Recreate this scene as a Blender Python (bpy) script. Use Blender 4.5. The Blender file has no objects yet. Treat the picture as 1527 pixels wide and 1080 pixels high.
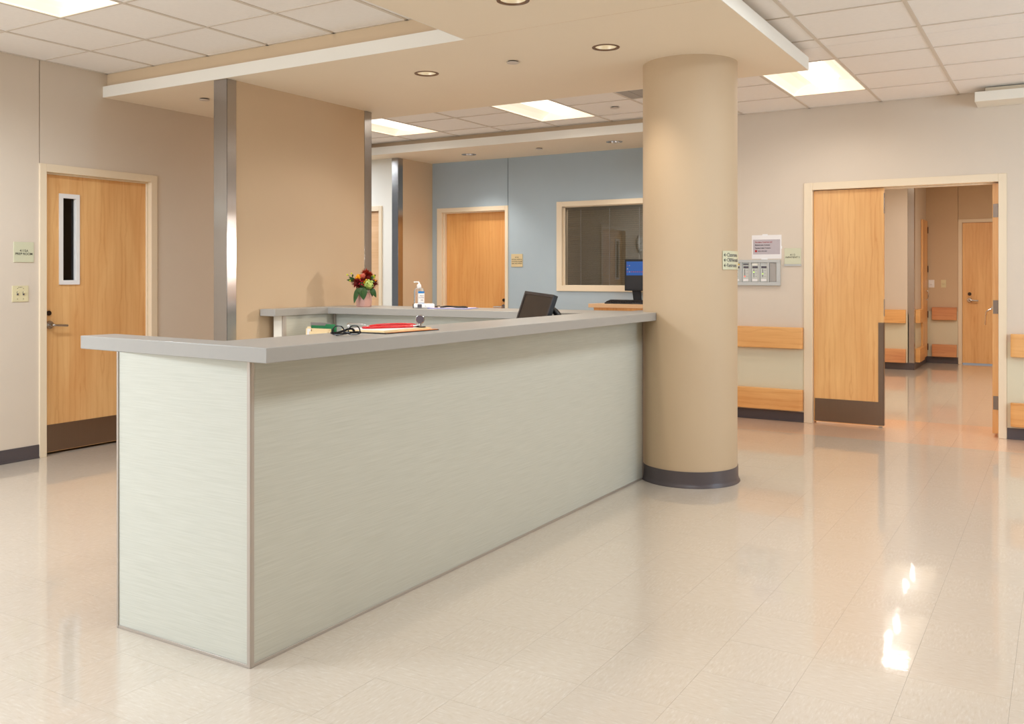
import bpy, bmesh, math, random
from mathutils import Vector, Matrix
random.seed(7)
C = bpy.context.scene.collection
S = bpy.context.scene

# ------------------------------------------------------------------ camera, world, lights, exposure
cam_d = bpy.data.cameras.new('camera'); cam = bpy.data.objects.new('camera', cam_d); C.objects.link(cam)
cam.location = (0, 0, 1.35)
cam.rotation_euler = (math.radians(90), 0, math.radians(31.067))
cam_d.sensor_width = 36; cam_d.lens = 1363.6 / 1527 * 36
cam_d.shift_y = -(540 - 411) / 1527
cam_d.clip_start = 0.05
S.camera = cam
S.view_settings.view_transform = 'Standard'; S.view_settings.look = 'None'
S.view_settings.gamma = 1; S.view_settings.use_curve_mapping = False
S.view_settings.exposure = 0.2
S.cycles.use_denoising = True
S.cycles.max_bounces = 10; S.cycles.diffuse_bounces = 6; S.cycles.glossy_bounces = 4
S.cycles.transparent_max_bounces = 8; S.cycles.sample_clamp_indirect = 4.0
S.cycles.caustics_reflective = False; S.cycles.caustics_refractive = False
w = bpy.data.worlds.new('world'); S.world = w; w.use_nodes = True
w.node_tree.nodes['Background'].inputs[0].default_value = (0.8, 0.85, 0.9, 1)
w.node_tree.nodes['Background'].inputs[1].default_value = 0.3

WARM = (1.0, 0.90, 0.76); NEUT = (1.0, 0.95, 0.885)
def area(name, loc, sx, sy, power, col, rot=(0, 0, 0)):
    l = bpy.data.lights.new(name, 'AREA'); l.shape = 'RECTANGLE'; l.size = sx; l.size_y = sy
    l.energy = power; l.color = col
    o = bpy.data.objects.new(name, l); o.location = loc; o.rotation_euler = rot; C.objects.link(o)
    return o
R90 = math.pi / 2
DAY = (0.72, 0.85, 1.0); OFFICE = (0.85, 0.93, 1.0)
area('unseen_ceiling_lamp', (-5.0, 0.2, 2.92), 0.6, 1.2, 115, (0.74, 0.87, 1.0))
area('unseen_ceiling_lamp', (-2.6, -0.6, 2.92), 0.6, 1.2, 30, DAY)
area('unseen_ceiling_lamp', (-0.45, 0.1, 2.92), 0.6, 1.2, 10, OFFICE)
area('unseen_ceiling_lamp', (-0.65, 2.4, 2.86), 0.6, 1.2, 31, OFFICE)
area('unseen_ceiling_lamp', (-0.65, 4.6, 2.86), 0.6, 1.2, 26, OFFICE)
area('unseen_ceiling_lamp', (2.0, 6.6, 2.86), 0.6, 1.2, 20, NEUT)
area('unseen_ceiling_lamp', (-8.3, 7.6, 2.86), 0.6, 1.2, 75, OFFICE)
area('unseen_ceiling_lamp', (-1.7, 9.9, 2.74), 0.6, 1.2, 38, NEUT)  # unseen lamp added to brighten the corridor beyond its recessed lights
area('unseen_ceiling_lamp', (-0.4, 12.6, 2.74), 0.6, 1.2, 36, NEUT)  # second added lamp, lifts the far part of the corridor
area('unseen_ceiling_lamp', (-4.1, 9.9, 2.74), 0.6, 0.6, 8, NEUT)  # unseen lamp added to lift the room behind the blinds
area('added_soft_light', (-4.9, -4.2, 1.7), 3.0, 2.2, 145, DAY, (R90, 0, 0))  # added panel for strobe-like frontal light; the wall here has no window
area('added_soft_light', (3.4, 5.2, 1.8), 1.8, 1.9, 92, (0.58, 0.79, 1.0), (R90, 0, math.radians(30)))  # added cool panel standing free in the room, brightens the right wall's end
wl_ = bpy.data.lights.new('work_lamp', 'SPOT'); wl_.energy = 52; wl_.color = NEUT; wl_.spot_size = math.radians(50); wl_.spot_blend = .6; wl_.shadow_soft_size = .09
wlo = bpy.data.objects.new('work_lamp', wl_); C.objects.link(wlo); wlo.location = (-2.62, 6.60, 1.60)
wlo.rotation_euler = (Vector((-4.85, 5.50, 1.22)) - Vector((-2.62, 6.60, 1.60))).to_track_quat('-Z', 'Y').to_euler()

# ------------------------------------------------------------------ materials
def nt(name):
    m = bpy.data.materials.new(name); m.use_nodes = True
    t = m.node_tree; b = t.nodes['Principled BSDF']
    return m, t, b
def N(t, kind, **k):
    n = t.nodes.new(kind)
    for a, v in k.items():
        if a.startswith('i_'):
            n.inputs[a[2:].replace('_', ' ')].default_value = v
        else: setattr(n, a, v)
    return n
def rgb(r, g, b):  # sRGB 0-255 -> linear
    f = lambda c: (c / 255 / 12.92) if c / 255 <= 0.04045 else ((c / 255 + 0.055) / 1.055) ** 2.4
    return (f(r), f(g), f(b), 1)
def plain(name, col, rough=0.6, metal=0.0, spec=0.5, coat=0.0, var=0.03, scale=6.0, bump=0.0, bscale=200):
    m, t, b = nt(name)
    b.inputs['Roughness'].default_value = rough; b.inputs['Metallic'].default_value = metal
    b.inputs['Specular IOR Level'].default_value = spec
    b.inputs['Coat Weight'].default_value = coat
    tc = N(t, 'ShaderNodeTexCoord'); n = N(t, 'ShaderNodeTexNoise', i_Scale=scale, i_Detail=3.0)
    t.links.new(tc.outputs['Object'], n.inputs['Vector'])
    mx = N(t, 'ShaderNodeMix', data_type='RGBA')
    mx.inputs[6].default_value = tuple(c * (1 - var) for c in col[:3]) + (1,)
    mx.inputs[7].default_value = tuple(min(1, c * (1 + var)) for c in col[:3]) + (1,)
    t.links.new(n.outputs['Fac'], mx.inputs[0]); t.links.new(mx.outputs[2], b.inputs['Base Color'])
    if bump:
        n2 = N(t, 'ShaderNodeTexNoise', i_Scale=bscale, i_Detail=2.0); bp = N(t, 'ShaderNodeBump', i_Strength=bump, i_Distance=0.002)
        t.links.new(tc.outputs['Object'], n2.inputs['Vector'])
        t.links.new(n2.outputs['Fac'], bp.inputs['Height']); t.links.new(bp.outputs[0], b.inputs['Normal'])
    return m
def emit(name, col, s):
    m, t, b = nt(name); b.inputs['Base Color'].default_value = col
    b.inputs['Emission Color'].default_value = col; b.inputs['Emission Strength'].default_value = s
    return m
def wcoord(t, kw, kz, off=0.0):
    """vector (kw*(x+y), kz*z, off) from world position: works on every upright face"""
    g = N(t, 'ShaderNodeNewGeometry'); s = N(t, 'ShaderNodeSeparateXYZ'); t.links.new(g.outputs['Position'], s.inputs[0])
    a = N(t, 'ShaderNodeMath', operation='ADD'); t.links.new(s.outputs[0], a.inputs[0]); t.links.new(s.outputs[1], a.inputs[1])
    c = N(t, 'ShaderNodeCombineXYZ')
    m1 = N(t, 'ShaderNodeMath', operation='MULTIPLY'); m1.inputs[1].default_value = kw; t.links.new(a.outputs[0], m1.inputs[0])
    m2 = N(t, 'ShaderNodeMath', operation='MULTIPLY'); m2.inputs[1].default_value = kz; t.links.new(s.outputs[2], m2.inputs[0])
    t.links.new(m1.outputs[0], c.inputs[0]); t.links.new(m2.outputs[0], c.inputs[1]); c.inputs[2].default_value = off
    return c, a, s
def wood(name, dark, light, horizontal=False, rough=0.38, seed=0.0):
    m, t, b = nt(name); b.inputs['Roughness'].default_value = rough; b.inputs['Coat Weight'].default_value = 0.12
    b.inputs['Coat Roughness'].default_value = 0.25
    def op(o, x, y=None):
        q = N(t, 'ShaderNodeMath', operation=o)
        for i, v in enumerate((x, y)):
            if v is None: continue
            if isinstance(v, (int, float)): q.inputs[i].default_value = v
            else: t.links.new(v, q.inputs[i])
        return q.outputs[0]
    c0, a, s = wcoord(t, 1, 1, seed)
    W, Hh = (s.outputs[2], a.outputs[0]) if horizontal else (a.outputs[0], s.outputs[2])
    def noise(kw, kh, off, det=3.0, dist=0.0):
        v = N(t, 'ShaderNodeCombineXYZ'); t.links.new(op('MULTIPLY', W, kw), v.inputs[0]); t.links.new(op('MULTIPLY', Hh, kh), v.inputs[1]); v.inputs[2].default_value = off + seed
        n = N(t, 'ShaderNodeTexNoise', i_Scale=1.0, i_Detail=det, i_Distortion=dist); t.links.new(v.outputs[0], n.inputs['Vector']); return n.outputs['Fac']
    leaf_ = 0.19
    q = op('DIVIDE', op('ADD', W, 0.37 * seed), leaf_); cell = op('FLOOR', q)
    wn = N(t, 'ShaderNodeTexWhiteNoise', noise_dimensions='1D'); t.links.new(cell, wn.inputs['W'])
    d = op('ABSOLUTE', op('SUBTRACT', op('FRACT', q), 0.5))            # book-matched: distance to the middle of the leaf
    rings = op('SINE', op('ADD', op('ADD', op('MULTIPLY', d, 26.0), op('MULTIPLY', Hh, 2.4)), op('MULTIPLY', noise(7, 2.0, 1, 4.0, .8), 13.0)))
    line = op('POWER', op('MULTIPLY', op('ADD', rings, 1.0), 0.5), 5.0)
    line = op('MULTIPLY', line, op('SUBTRACT', 1.0, op('MULTIPLY', d, 1.7)))
    f = op('ADD', op('ADD', op('MULTIPLY', noise(5, .9, 5, 4.0, .6), 0.85), op('MULTIPLY', noise(95, 2.5, 9, 2.0), 0.28)), op('MULTIPLY', wn.outputs['Value'], 0.20))
    f = op('SUBTRACT', f, op('MULTIPLY', line, 0.20))
    r = N(t, 'ShaderNodeMapRange'); r.inputs[1].default_value = 0.32; r.inputs[2].default_value = 0.95
    t.links.new(f, r.inputs[0])
    mx = N(t, 'ShaderNodeMix', data_type='RGBA'); mx.inputs[6].default_value = dark; mx.inputs[7].default_value = light
    t.links.new(r.outputs[0], mx.inputs[0]); t.links.new(mx.outputs[2], b.inputs['Base Color'])
    return m
def laminate(name, dark, light):
    m, t, b = nt(name); b.inputs['Roughness'].default_value = 0.5; b.inputs['Specular IOR Level'].default_value = 0.35
    c, a, s = wcoord(t, 5.0, 230)
    n = N(t, 'ShaderNodeTexNoise', i_Scale=1.0, i_Detail=4.0, i_Roughness=0.6); t.links.new(c.outputs[0], n.inputs['Vector'])
    r = N(t, 'ShaderNodeMapRange'); r.inputs[1].default_value = 0.3; r.inputs[2].default_value = 0.65; t.links.new(n.outputs['Fac'], r.inputs[0])
    mx = N(t, 'ShaderNodeMix', data_type='RGBA'); mx.inputs[6].default_value = dark; mx.inputs[7].default_value = light
    t.links.new(r.outputs[0], mx.inputs[0]); t.links.new(mx.outputs[2], b.inputs['Base Color'])
    return m
def steel(name, col, rough=0.3, brush=260):
    m, t, b = nt(name); b.inputs['Metallic'].default_value = 1.0
    c, a, s = wcoord(t, 2, 7)
    n = N(t, 'ShaderNodeTexNoise', i_Scale=1.0, i_Detail=2.0); t.links.new(c.outputs[0], n.inputs['Vector'])
    c2, a2, s2 = wcoord(t, 300, 2.2)
    n2 = N(t, 'ShaderNodeTexNoise', i_Scale=1.0, i_Detail=3.0); t.links.new(c2.outputs[0], n2.inputs['Vector'])
    mx = N(t, 'ShaderNodeMix', data_type='RGBA'); mx.inputs[6].default_value = tuple(c_ * .86 for c_ in col[:3]) + (1,); mx.inputs[7].default_value = col
    t.links.new(n2.outputs['Fac'], mx.inputs[0]); t.links.new(mx.outputs[2], b.inputs['Base Color'])
    r = N(t, 'ShaderNodeMapRange'); r.inputs[3].default_value = rough - .06; r.inputs[4].default_value = rough + .08
    t.links.new(n.outputs['Fac'], r.inputs[0]); t.links.new(r.outputs[0], b.inputs['Roughness'])
    return m
def vct(name, base, fleck1, fleck2):
    """waxed vinyl composition tile; streak direction turns a quarter from tile to tile"""
    m, t, b = nt(name)
    g = N(t, 'ShaderNodeNewGeometry')
    ck = N(t, 'ShaderNodeTexChecker', i_Scale=1.0)
    mp = N(t, 'ShaderNodeMapping'); mp.inputs['Location'].default_value = (0.142 / .3055, -2.39 / .3086, .5)
    mp.inputs['Scale'].default_value = (1 / .3055, 1 / .3086, 0.001)
    t.links.new(g.outputs['Position'], mp.inputs[0]); t.links.new(mp.outputs[0], ck.inputs['Vector'])
    def streak(sx, sy):
        q = N(t, 'ShaderNodeMapping'); q.inputs['Scale'].default_value = (sx, sy, 1); t.links.new(g.outputs['Position'], q.inputs[0])
        n = N(t, 'ShaderNodeTexNoise', i_Scale=1.0, i_Detail=5.0, i_Roughness=0.65); t.links.new(q.outputs[0], n.inputs['Vector']); return n
    a1 = streak(24, 110); a2 = streak(110, 24)
    ms = N(t, 'ShaderNodeMix', data_type='FLOAT'); t.links.new(ck.outputs['Fac'], ms.inputs[0])
    t.links.new(a1.outputs['Fac'], ms.inputs[2]); t.links.new(a2.outputs['Fac'], ms.inputs[3])
    cr = N(t, 'ShaderNodeValToRGB'); e = cr.color_ramp.elements
    e[0].position = 0.33; e[0].color = fleck1; e[1].position = 0.66; e[1].color = fleck2
    x = cr.color_ramp.elements.new(0.47); x.color = base; x = cr.color_ramp.elements.new(0.54); x.color = base
    t.links.new(ms.outputs[0], cr.inputs[0])
    oi = N(t, 'ShaderNodeObjectInfo'); hv = N(t, 'ShaderNodeHueSaturation')
    mr = N(t, 'ShaderNodeMapRange'); mr.inputs[3].default_value = 0.99; mr.inputs[4].default_value = 1.01
    t.links.new(oi.outputs['Random'], mr.inputs[0]); t.links.new(mr.outputs[0], hv.inputs['Value']); t.links.new(cr.outputs[0], hv.inputs['Color'])
    t.links.new(hv.outputs[0], b.inputs['Base Color'])
    b.inputs['Roughness'].default_value = 0.3; b.inputs['Specular IOR Level'].default_value = 0.4
    b.inputs['Coat Weight'].default_value = 0.85; b.inputs['Coat Roughness'].default_value = 0.045; b.inputs['Coat IOR'].default_value = 1.5
    wv = N(t, 'ShaderNodeTexNoise', i_Scale=7.0, i_Detail=5.0, i_Roughness=0.55); t.links.new(g.outputs['Position'], wv.inputs['Vector'])
    bp = N(t, 'ShaderNodeBump', i_Strength=0.06, i_Distance=0.01); t.links.new(wv.outputs['Fac'], bp.inputs['Height'])
    t.links.new(bp.outputs[0], b.inputs['Coat Normal'])
    return m

M = {}
M['wall'] = plain('beige_wall_paint', rgb(217, 203, 186), 0.65, bump=0.05, bscale=350, var=0.015)
M['column'] = plain('sand_column_paint', rgb(198, 174, 143), 0.6, var=0.01)
M['wall_tan'] = plain('tan_wall_paint', rgb(208, 182, 150), 0.65, bump=0.05, bscale=350, var=0.015)
M['white_wall'] = plain('cream_wall_paint', rgb(236, 233, 224), 0.65, var=0.015)
M['blue_wall'] = plain('blue_grey_wall_paint', rgb(170, 184, 192), 0.6, var=0.02)
M['cream'] = plain('cream_soffit_paint', rgb(240, 226, 205), 0.6, var=0.01)
M['fascia'] = plain('off_white_fascia_paint', rgb(242, 238, 228), 0.55, var=0.01)
M['soffit_tan'] = plain('tan_soffit_paint', rgb(214, 190, 158), 0.6, var=0.01)
M['sheet'] = plain('cream_wall_protection_sheet', rgb(216, 208, 182), 0.45, var=0.01)
M['tile_ceil'] = plain('acoustic_tile', rgb(243, 239, 236), 0.9, bump=0.35, bscale=260, var=0.03, scale=30)
M['tee'] = plain('ceiling_grid_metal', rgb(214, 204, 192), 0.5, var=0.01)
M['slab'] = plain('dark_plenum', rgb(90, 80, 70), 0.9)
M['slab_light'] = plain('plain_ceiling', rgb(222, 212, 198), 0.9)
M['vent'] = plain('grey_grille', rgb(170, 164, 158), 0.6)
M['frame'] = plain('cream_frame_paint', rgb(234, 216, 188), 0.4, var=0.01)
M['base'] = plain('dark_vinyl_base', rgb(84, 76, 78), 0.35, var=0.05)
M['door'] = wood('maple_door_veneer', rgb(218, 156, 94), rgb(244, 198, 136))
M['door_light'] = wood('pale_maple_door_veneer', rgb(216, 154, 92), rgb(246, 200, 134), seed=5.0)
M['door_dark'] = wood('amber_door_veneer', rgb(212, 142, 74), rgb(238, 180, 110), seed=9.0)
M['rail'] = wood('maple_bumper_wood', rgb(214, 148, 82), rgb(244, 192, 124), horizontal=True, seed=2.0)
M['rail_red'] = wood('reddish_bumper_wood', rgb(196, 124, 80), rgb(228, 168, 116), horizontal=True, seed=7.0)
M['desk_wood'] = wood('pale_desk_wood', rgb(210, 164, 118), rgb(228, 188, 146), horizontal=True, seed=4.0)
M['steel'] = steel('brushed_stainless', rgb(180, 176, 174), 0.17)
M['kick'] = steel('dull_kick_plate_steel', rgb(150, 132, 118), 0.34)
M['alu'] = plain('champagne_aluminium', rgb(186, 176, 166), 0.38, metal=0.55)
M['chrome'] = plain('satin_chrome', rgb(190, 186, 182), 0.22, metal=1.0)
M['darkmetal'] = plain('dark_metal', rgb(70, 60, 54), 0.3, metal=0.9)
M['lam'] = laminate('streaked_laminate', rgb(192, 191, 178), rgb(203, 202, 190))
M['counter'] = plain('grey_solid_surface', rgb(164, 160, 154), 0.36, spec=0.4, var=0.015, scale=60)
M['floor'] = vct('cream_floor_tile', rgb(202, 189, 173), rgb(195, 180, 161), rgb(210, 200, 187))
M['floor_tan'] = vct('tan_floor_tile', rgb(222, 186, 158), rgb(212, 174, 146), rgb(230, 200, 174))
M['grout'] = plain('floor_joint', rgb(120, 98, 78), 0.8)
M['white'] = plain('white_enamel', rgb(240, 234, 220), 0.4, var=0.0)
M['plastic_white'] = plain('white_plastic', rgb(238, 236, 234), 0.3, var=0.0)
M['ivory'] = plain('ivory_plastic', rgb(222, 210, 170), 0.4, var=0.0)
M['sign'] = plain('pale_green_sign_plastic', rgb(208, 206, 176), 0.4, var=0.01)
M['sign_tan'] = plain('tan_sign_plastic', rgb(214, 192, 148), 0.4, var=0.01)
M['ink'] = plain('black_ink', rgb(30, 28, 28), 0.6, var=0)
M['ink_grey'] = plain('grey_ink', rgb(90, 86, 92), 0.6, var=0)
M['ink_red'] = plain('red_ink', rgb(170, 40, 40), 0.6, var=0)
M['black'] = plain('black_plastic', rgb(20, 18, 18), 0.4, var=0.02)
M['screen_off'] = plain('dark_screen', rgb(38, 32, 30), 0.3, var=0.0)
M['grey_plastic'] = plain('light_grey_metal', rgb(190, 190, 186), 0.4, var=0.01)
M['grey_module'] = plain('silver_module', rgb(200, 200, 192), 0.4, var=0.01)
M['paper'] = plain('white_paper', rgb(238, 234, 232), 0.7, var=0.01)
M['paper_grey'] = plain('grey_print', rgb(190, 180, 184), 0.7, var=0.05, scale=40)
M['manila'] = plain('manila_card', rgb(240, 214, 166), 0.7, var=0.02)
M['green'] = plain('green_folder', rgb(34, 120, 70), 0.6)
M['smoke'] = plain('smoky_grey_plastic', rgb(140, 130, 124), 0.3)
M['basket'] = emit('lit_diffuser', (1.0, 0.965, 0.90, 1), 1.1)
M['housing'] = emit('glowing_fixture_reflector', (1.0, 0.92, 0.78, 1), 0.34)  # reflector's own glow stands in for light bounced from the diffuser
M['basket_dim'] = emit('soft_lit_diffuser', (1.0, 0.95, 0.86, 1), 5.0)
M['can_glow'] = emit('downlight_glow', (1.0, 0.92, 0.78, 1), 2.5)
M['can_cool'] = emit('cool_downlight_glow', (0.92, 0.95, 1.0, 1), 12.0)
M['bronze'] = plain('bronze_trim_ring', rgb(120, 92, 70), 0.4, metal=0.4)
M['can'] = plain('cream_reflector', rgb(236, 226, 204), 0.3, metal=0.2)
M['clearglass'] = None

def glass(name, tint, refl, alpha):
    m = bpy.data.materials.new(name); m.use_nodes = True; t = m.node_tree; t.nodes.clear()
    o = N(t, 'ShaderNodeOutputMaterial'); tr = N(t, 'ShaderNodeBsdfTransparent'); tr.inputs[0].default_value = tint
    gl = N(t, 'ShaderNodeBsdfGlossy'); gl.inputs['Roughness'].default_value = 0.01
    fr = N(t, 'ShaderNodeFresnel'); fr.inputs[0].default_value = refl
    mx = N(t, 'ShaderNodeMixShader'); t.links.new(fr.outputs[0], mx.inputs[0]); t.links.new(tr.outputs[0], mx.inputs[1]); t.links.new(gl.outputs[0], mx.inputs[2])
    t.links.new(mx.outputs[0], o.inputs[0]); return m
M['glass'] = glass('window_glass', (0.93, 0.94, 0.93, 1), 1.75, 0)
M['vision'] = glass('dark_vision_glass', (0.35, 0.36, 0.38, 1), 1.5, 0)
def clear_plastic():
    m, t, b = nt('clear_plastic'); b.inputs['Base Color'].default_value = (0.95, 0.96, 0.95, 1)
    b.inputs['Transmission Weight'].default_value = 0.85; b.inputs['Roughness'].default_value = 0.08; b.inputs['IOR'].default_value = 1.2
    return m
M['clear'] = clear_plastic()

# ------------------------------------------------------------------ mesh helpers
def new(): return bmesh.new()
def box(bm, x0, x1, y0, y1, z0, z1, mat=None):
    if x1 < x0: x0, x1 = x1, x0
    if y1 < y0: y0, y1 = y1, y0
    v = [bm.verts.new(p) for p in ((x0, y0, z0), (x1, y0, z0), (x1, y1, z0), (x0, y1, z0), (x0, y0, z1), (x1, y0, z1), (x1, y1, z1), (x0, y1, z1))]
    fs = [bm.faces.new([v[i] for i in q]) for q in ((3, 2, 1, 0), (4, 5, 6, 7), (0, 1, 5, 4), (1, 2, 6, 5), (2, 3, 7, 6), (3, 0, 4, 7))]
    if mat is not None:
        bmesh.ops.transform(bm, matrix=mat, verts=v)
    return v
def B(*bs):
    bm = new()
    for q in bs: box(bm, *q)
    return bm
def prism(bm, pts, z0, z1, mat=None):
    a = [bm.verts.new((p[0], p[1], z0)) for p in pts]; b = [bm.verts.new((p[0], p[1], z1)) for p in pts]; n = len(pts)
    bm.faces.new(a[::-1]); bm.faces.new(b)
    for i in range(n): bm.faces.new((a[i], a[(i + 1) % n], b[(i + 1) % n], b[i]))
    if mat is not None: bmesh.ops.transform(bm, matrix=mat, verts=a + b)
def lathe(bm, prof, c=(0, 0, 0), seg=32, mat=None, a0=0.0, a1=2 * math.pi):
    full = abs(a1 - a0 - 2 * math.pi) < 1e-6
    n = seg if full else seg + 1; rings = []; allv = []
    for r, z in prof:
        if r < 1e-6: ring = [bm.verts.new((c[0], c[1], c[2] + z))]
        else: ring = [bm.verts.new((c[0] + r * math.cos(a0 + (a1 - a0) * i / seg), c[1] + r * math.sin(a0 + (a1 - a0) * i / seg), c[2] + z)) for i in range(n)]
        rings.append(ring); allv += ring
    for p, q in zip(rings, rings[1:]):
        for i in range(seg):
            j = (i + 1) % n
            if len(p) == 1 and len(q) == 1: continue
            if len(p) == 1: bm.faces.new((p[0], q[j], q[i]))
            elif len(q) == 1: bm.faces.new((p[i], p[j], q[0]))
            else: bm.faces.new((p[i], p[j], q[j], q[i]))
    if mat is not None: bmesh.ops.transform(bm, matrix=mat, verts=allv)
    return allv
def tube(bm, pts, r, seg=8, flat=1.0):
    pts = [Vector(p) for p in pts]; rings = []; up = Vector((0, 0, 1))
    for i, p in enumerate(pts):
        d = (pts[min(i + 1, len(pts) - 1)] - pts[max(i - 1, 0)]).normalized()
        s = d.cross(up)
        if s.length < 1e-3: s = d.cross(Vector((1, 0, 0)))
        s.normalize(); u = s.cross(d)
        rr = r[i] if isinstance(r, (list, tuple)) else r
        rings.append([bm.verts.new(p + s * math.cos(2 * math.pi * k / seg) * rr + u * math.sin(2 * math.pi * k / seg) * rr * flat) for k in range(seg)])
    for a, b in zip(rings, rings[1:]):
        for k in range(seg): bm.faces.new((a[k], a[(k + 1) % seg], b[(k + 1) % seg], b[k]))
    bm.faces.new(rings[0][::-1]); bm.faces.new(rings[-1])
def spline(pts, n=8):
    P = [Vector(p) for p in pts]; P = [P[0] * 2 - P[1]] + P + [P[-1] * 2 - P[-2]]; out = []
    for i in range(1, len(P) - 2):
        for k in range(n):
            t = k / n; a, b, c, d = P[i - 1:i + 3]
            out.append(0.5 * ((2 * b) + (c - a) * t + (2 * a - 5 * b + 4 * c - d) * t * t + (3 * b - a - 3 * c + d) * t ** 3))
    out.append(P[-2]); return out
def obj(name, bm, m, parent=None, smooth=False, bevel=0.0, world=True, angle=40):
    """links bm as one mesh object; coordinates are world ones unless world is False"""
    bmesh.ops.recalc_face_normals(bm, faces=bm.faces)
    me = bpy.data.meshes.new(name); bm.to_mesh(me); bm.free()
    o = bpy.data.objects.new(name, me); C.objects.link(o); me.materials.append(m)
    if parent is not None:
        o.parent = parent
        if world:
            off = Vector((0, 0, 0)); p = parent
            while p is not None: off += p.location; p = p.parent
            me.transform(Matrix.Translation(-off))
    if bevel:
        b = o.modifiers.new('bevel', 'BEVEL'); b.width = bevel; b.segments = 2; b.limit_method = 'ANGLE'; b.angle_limit = math.radians(50)
    if smooth or bevel:
        for p in me.polygons: p.use_smooth = True
        try: me.set_sharp_from_angle(angle=math.radians(angle))
        except Exception: pass
    return o
def tag(o, label=None, cat=None, group=None, kind=None):
    if label: o['label'] = label
    if cat: o['category'] = cat
    if group: o['group'] = group
    if kind: o['kind'] = kind
    return o
def empty(name, loc, label=None, cat=None, group=None, kind=None):
    o = bpy.data.objects.new(name, None); o.location = loc; o.empty_display_size = 0.05; C.objects.link(o)
    return tag(o, label, cat, group, kind)
def struct(name, bm, m, **k): return tag(obj(name, bm, m, **k), kind='structure')
def copy_tree(o, parent=None):
    c = o.copy(); C.objects.link(c); c.parent = parent
    for ch in list(o.children): copy_tree(ch, c)
    return c
FACE_NY = Matrix(((1, 0, 0), (0, 0, -1), (0, 1, 0)))   # local xy plane seen on a wall facing -Y
FACE_PX = Matrix(((0, 0, 1), (1, 0, 0), (0, 1, 0)))    # ... on a wall facing +X
def text(s, size, loc, rot, m, parent, name='lettering', align='CENTER', ext=0.0004, sx=1.0, post=None, bold=0.0):
    cu = bpy.data.curves.new('t', 'FONT'); cu.body = s; cu.size = size; cu.align_x = align; cu.align_y = 'CENTER'; cu.extrude = ext; cu.offset = bold
    cu.space_line = 0.95
    t = bpy.data.objects.new('t', cu); C.objects.link(t)
    dg = bpy.context.evaluated_depsgraph_get(); me = bpy.data.meshes.new_from_object(t.evaluated_get(dg))
    bpy.data.objects.remove(t); bpy.data.curves.remove(cu)
    me.transform(Matrix.Diagonal((sx, 1, 1, 1)))
    me.name = name
    if post is not None:
        for v in me.vertices: v.co = post(v.co)
    else:
        me.transform(Matrix.Translation(loc) @ rot.to_4x4())
    off = Vector((0, 0, 0)); p = parent
    while p is not None: off += p.location; p = p.parent
    me.transform(Matrix.Translation(-off))
    me.materials.clear(); me.materials.append(m)
    o = bpy.data.objects.new(name, me); C.objects.link(o); o.parent = parent
    return o

# ------------------------------------------------------------------ floor
TX, TY, X0, Y0 = 0.3055, 0.3086, -0.142, 2.39
floor = struct('floor', B((-10.5, 4.5, -4.5, 16.5, -0.12, -0.004)), M['grout'])
def tile_bm(w_, h_): return B((-w_ / 2, w_ / 2, -h_ / 2, h_ / 2, -0.0035, 0.0))
bm_ = tile_bm(TX - .0005, TY - .0005); tile_me = {}
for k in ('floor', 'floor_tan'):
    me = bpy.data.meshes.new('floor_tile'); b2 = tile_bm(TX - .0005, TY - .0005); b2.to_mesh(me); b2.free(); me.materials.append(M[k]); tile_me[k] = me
bm_.free()
dv = Vector((-math.sin(math.radians(31.067)), math.cos(math.radians(31.067)))); rv = Vector((dv.y, -dv.x))
cells = []; rest = {'floor': new(), 'floor_tan': new()}
for i in range(-34, 16):
    for j in range(-22, 46):
        cx_, cy_ = X0 + (i + .5) * TX, Y0 + (j + .5) * TY
        if not (-10.3 < cx_ < 4.3 and -4.2 < cy_ < 16.3): continue
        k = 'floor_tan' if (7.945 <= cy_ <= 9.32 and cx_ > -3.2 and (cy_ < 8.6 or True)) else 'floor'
        p = Vector((cx_, cy_)); D = p.dot(dv); sd = abs(p.dot(rv))
        vis = D > 2.6 and sd < D * 0.56 + 0.35 and cy_ < 8.6 and cx_ > -6.5
        hid = (-3.1 < cx_ < -2.35 and 2.3 < cy_ < 5.6) or (cx_ < -2.5 and cy_ > 2.4 and cx_ > -6.0 and cy_ > 2.4 + (-2.5 - cx_) * 1.2)
        cells.append((D if (vis and not hid) else 99 + D, cx_, cy_, k))
cells.sort()
for n, (D, cx_, cy_, k) in enumerate(cells):
    if n < 300 and D < 99:
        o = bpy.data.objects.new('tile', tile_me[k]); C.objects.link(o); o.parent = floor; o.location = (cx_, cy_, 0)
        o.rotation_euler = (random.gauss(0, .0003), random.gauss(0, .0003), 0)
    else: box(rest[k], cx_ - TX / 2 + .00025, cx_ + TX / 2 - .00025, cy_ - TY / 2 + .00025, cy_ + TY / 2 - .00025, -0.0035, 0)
tag(obj('distant_tiles', rest['floor'], M['floor'], floor), kind='stuff')
tag(obj('distant_tan_tiles', rest['floor_tan'], M['floor_tan'], floor), kind='stuff')

# ------------------------------------------------------------------ walls
WL, WY = -6.49, 8.58
seam = 0.008
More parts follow.
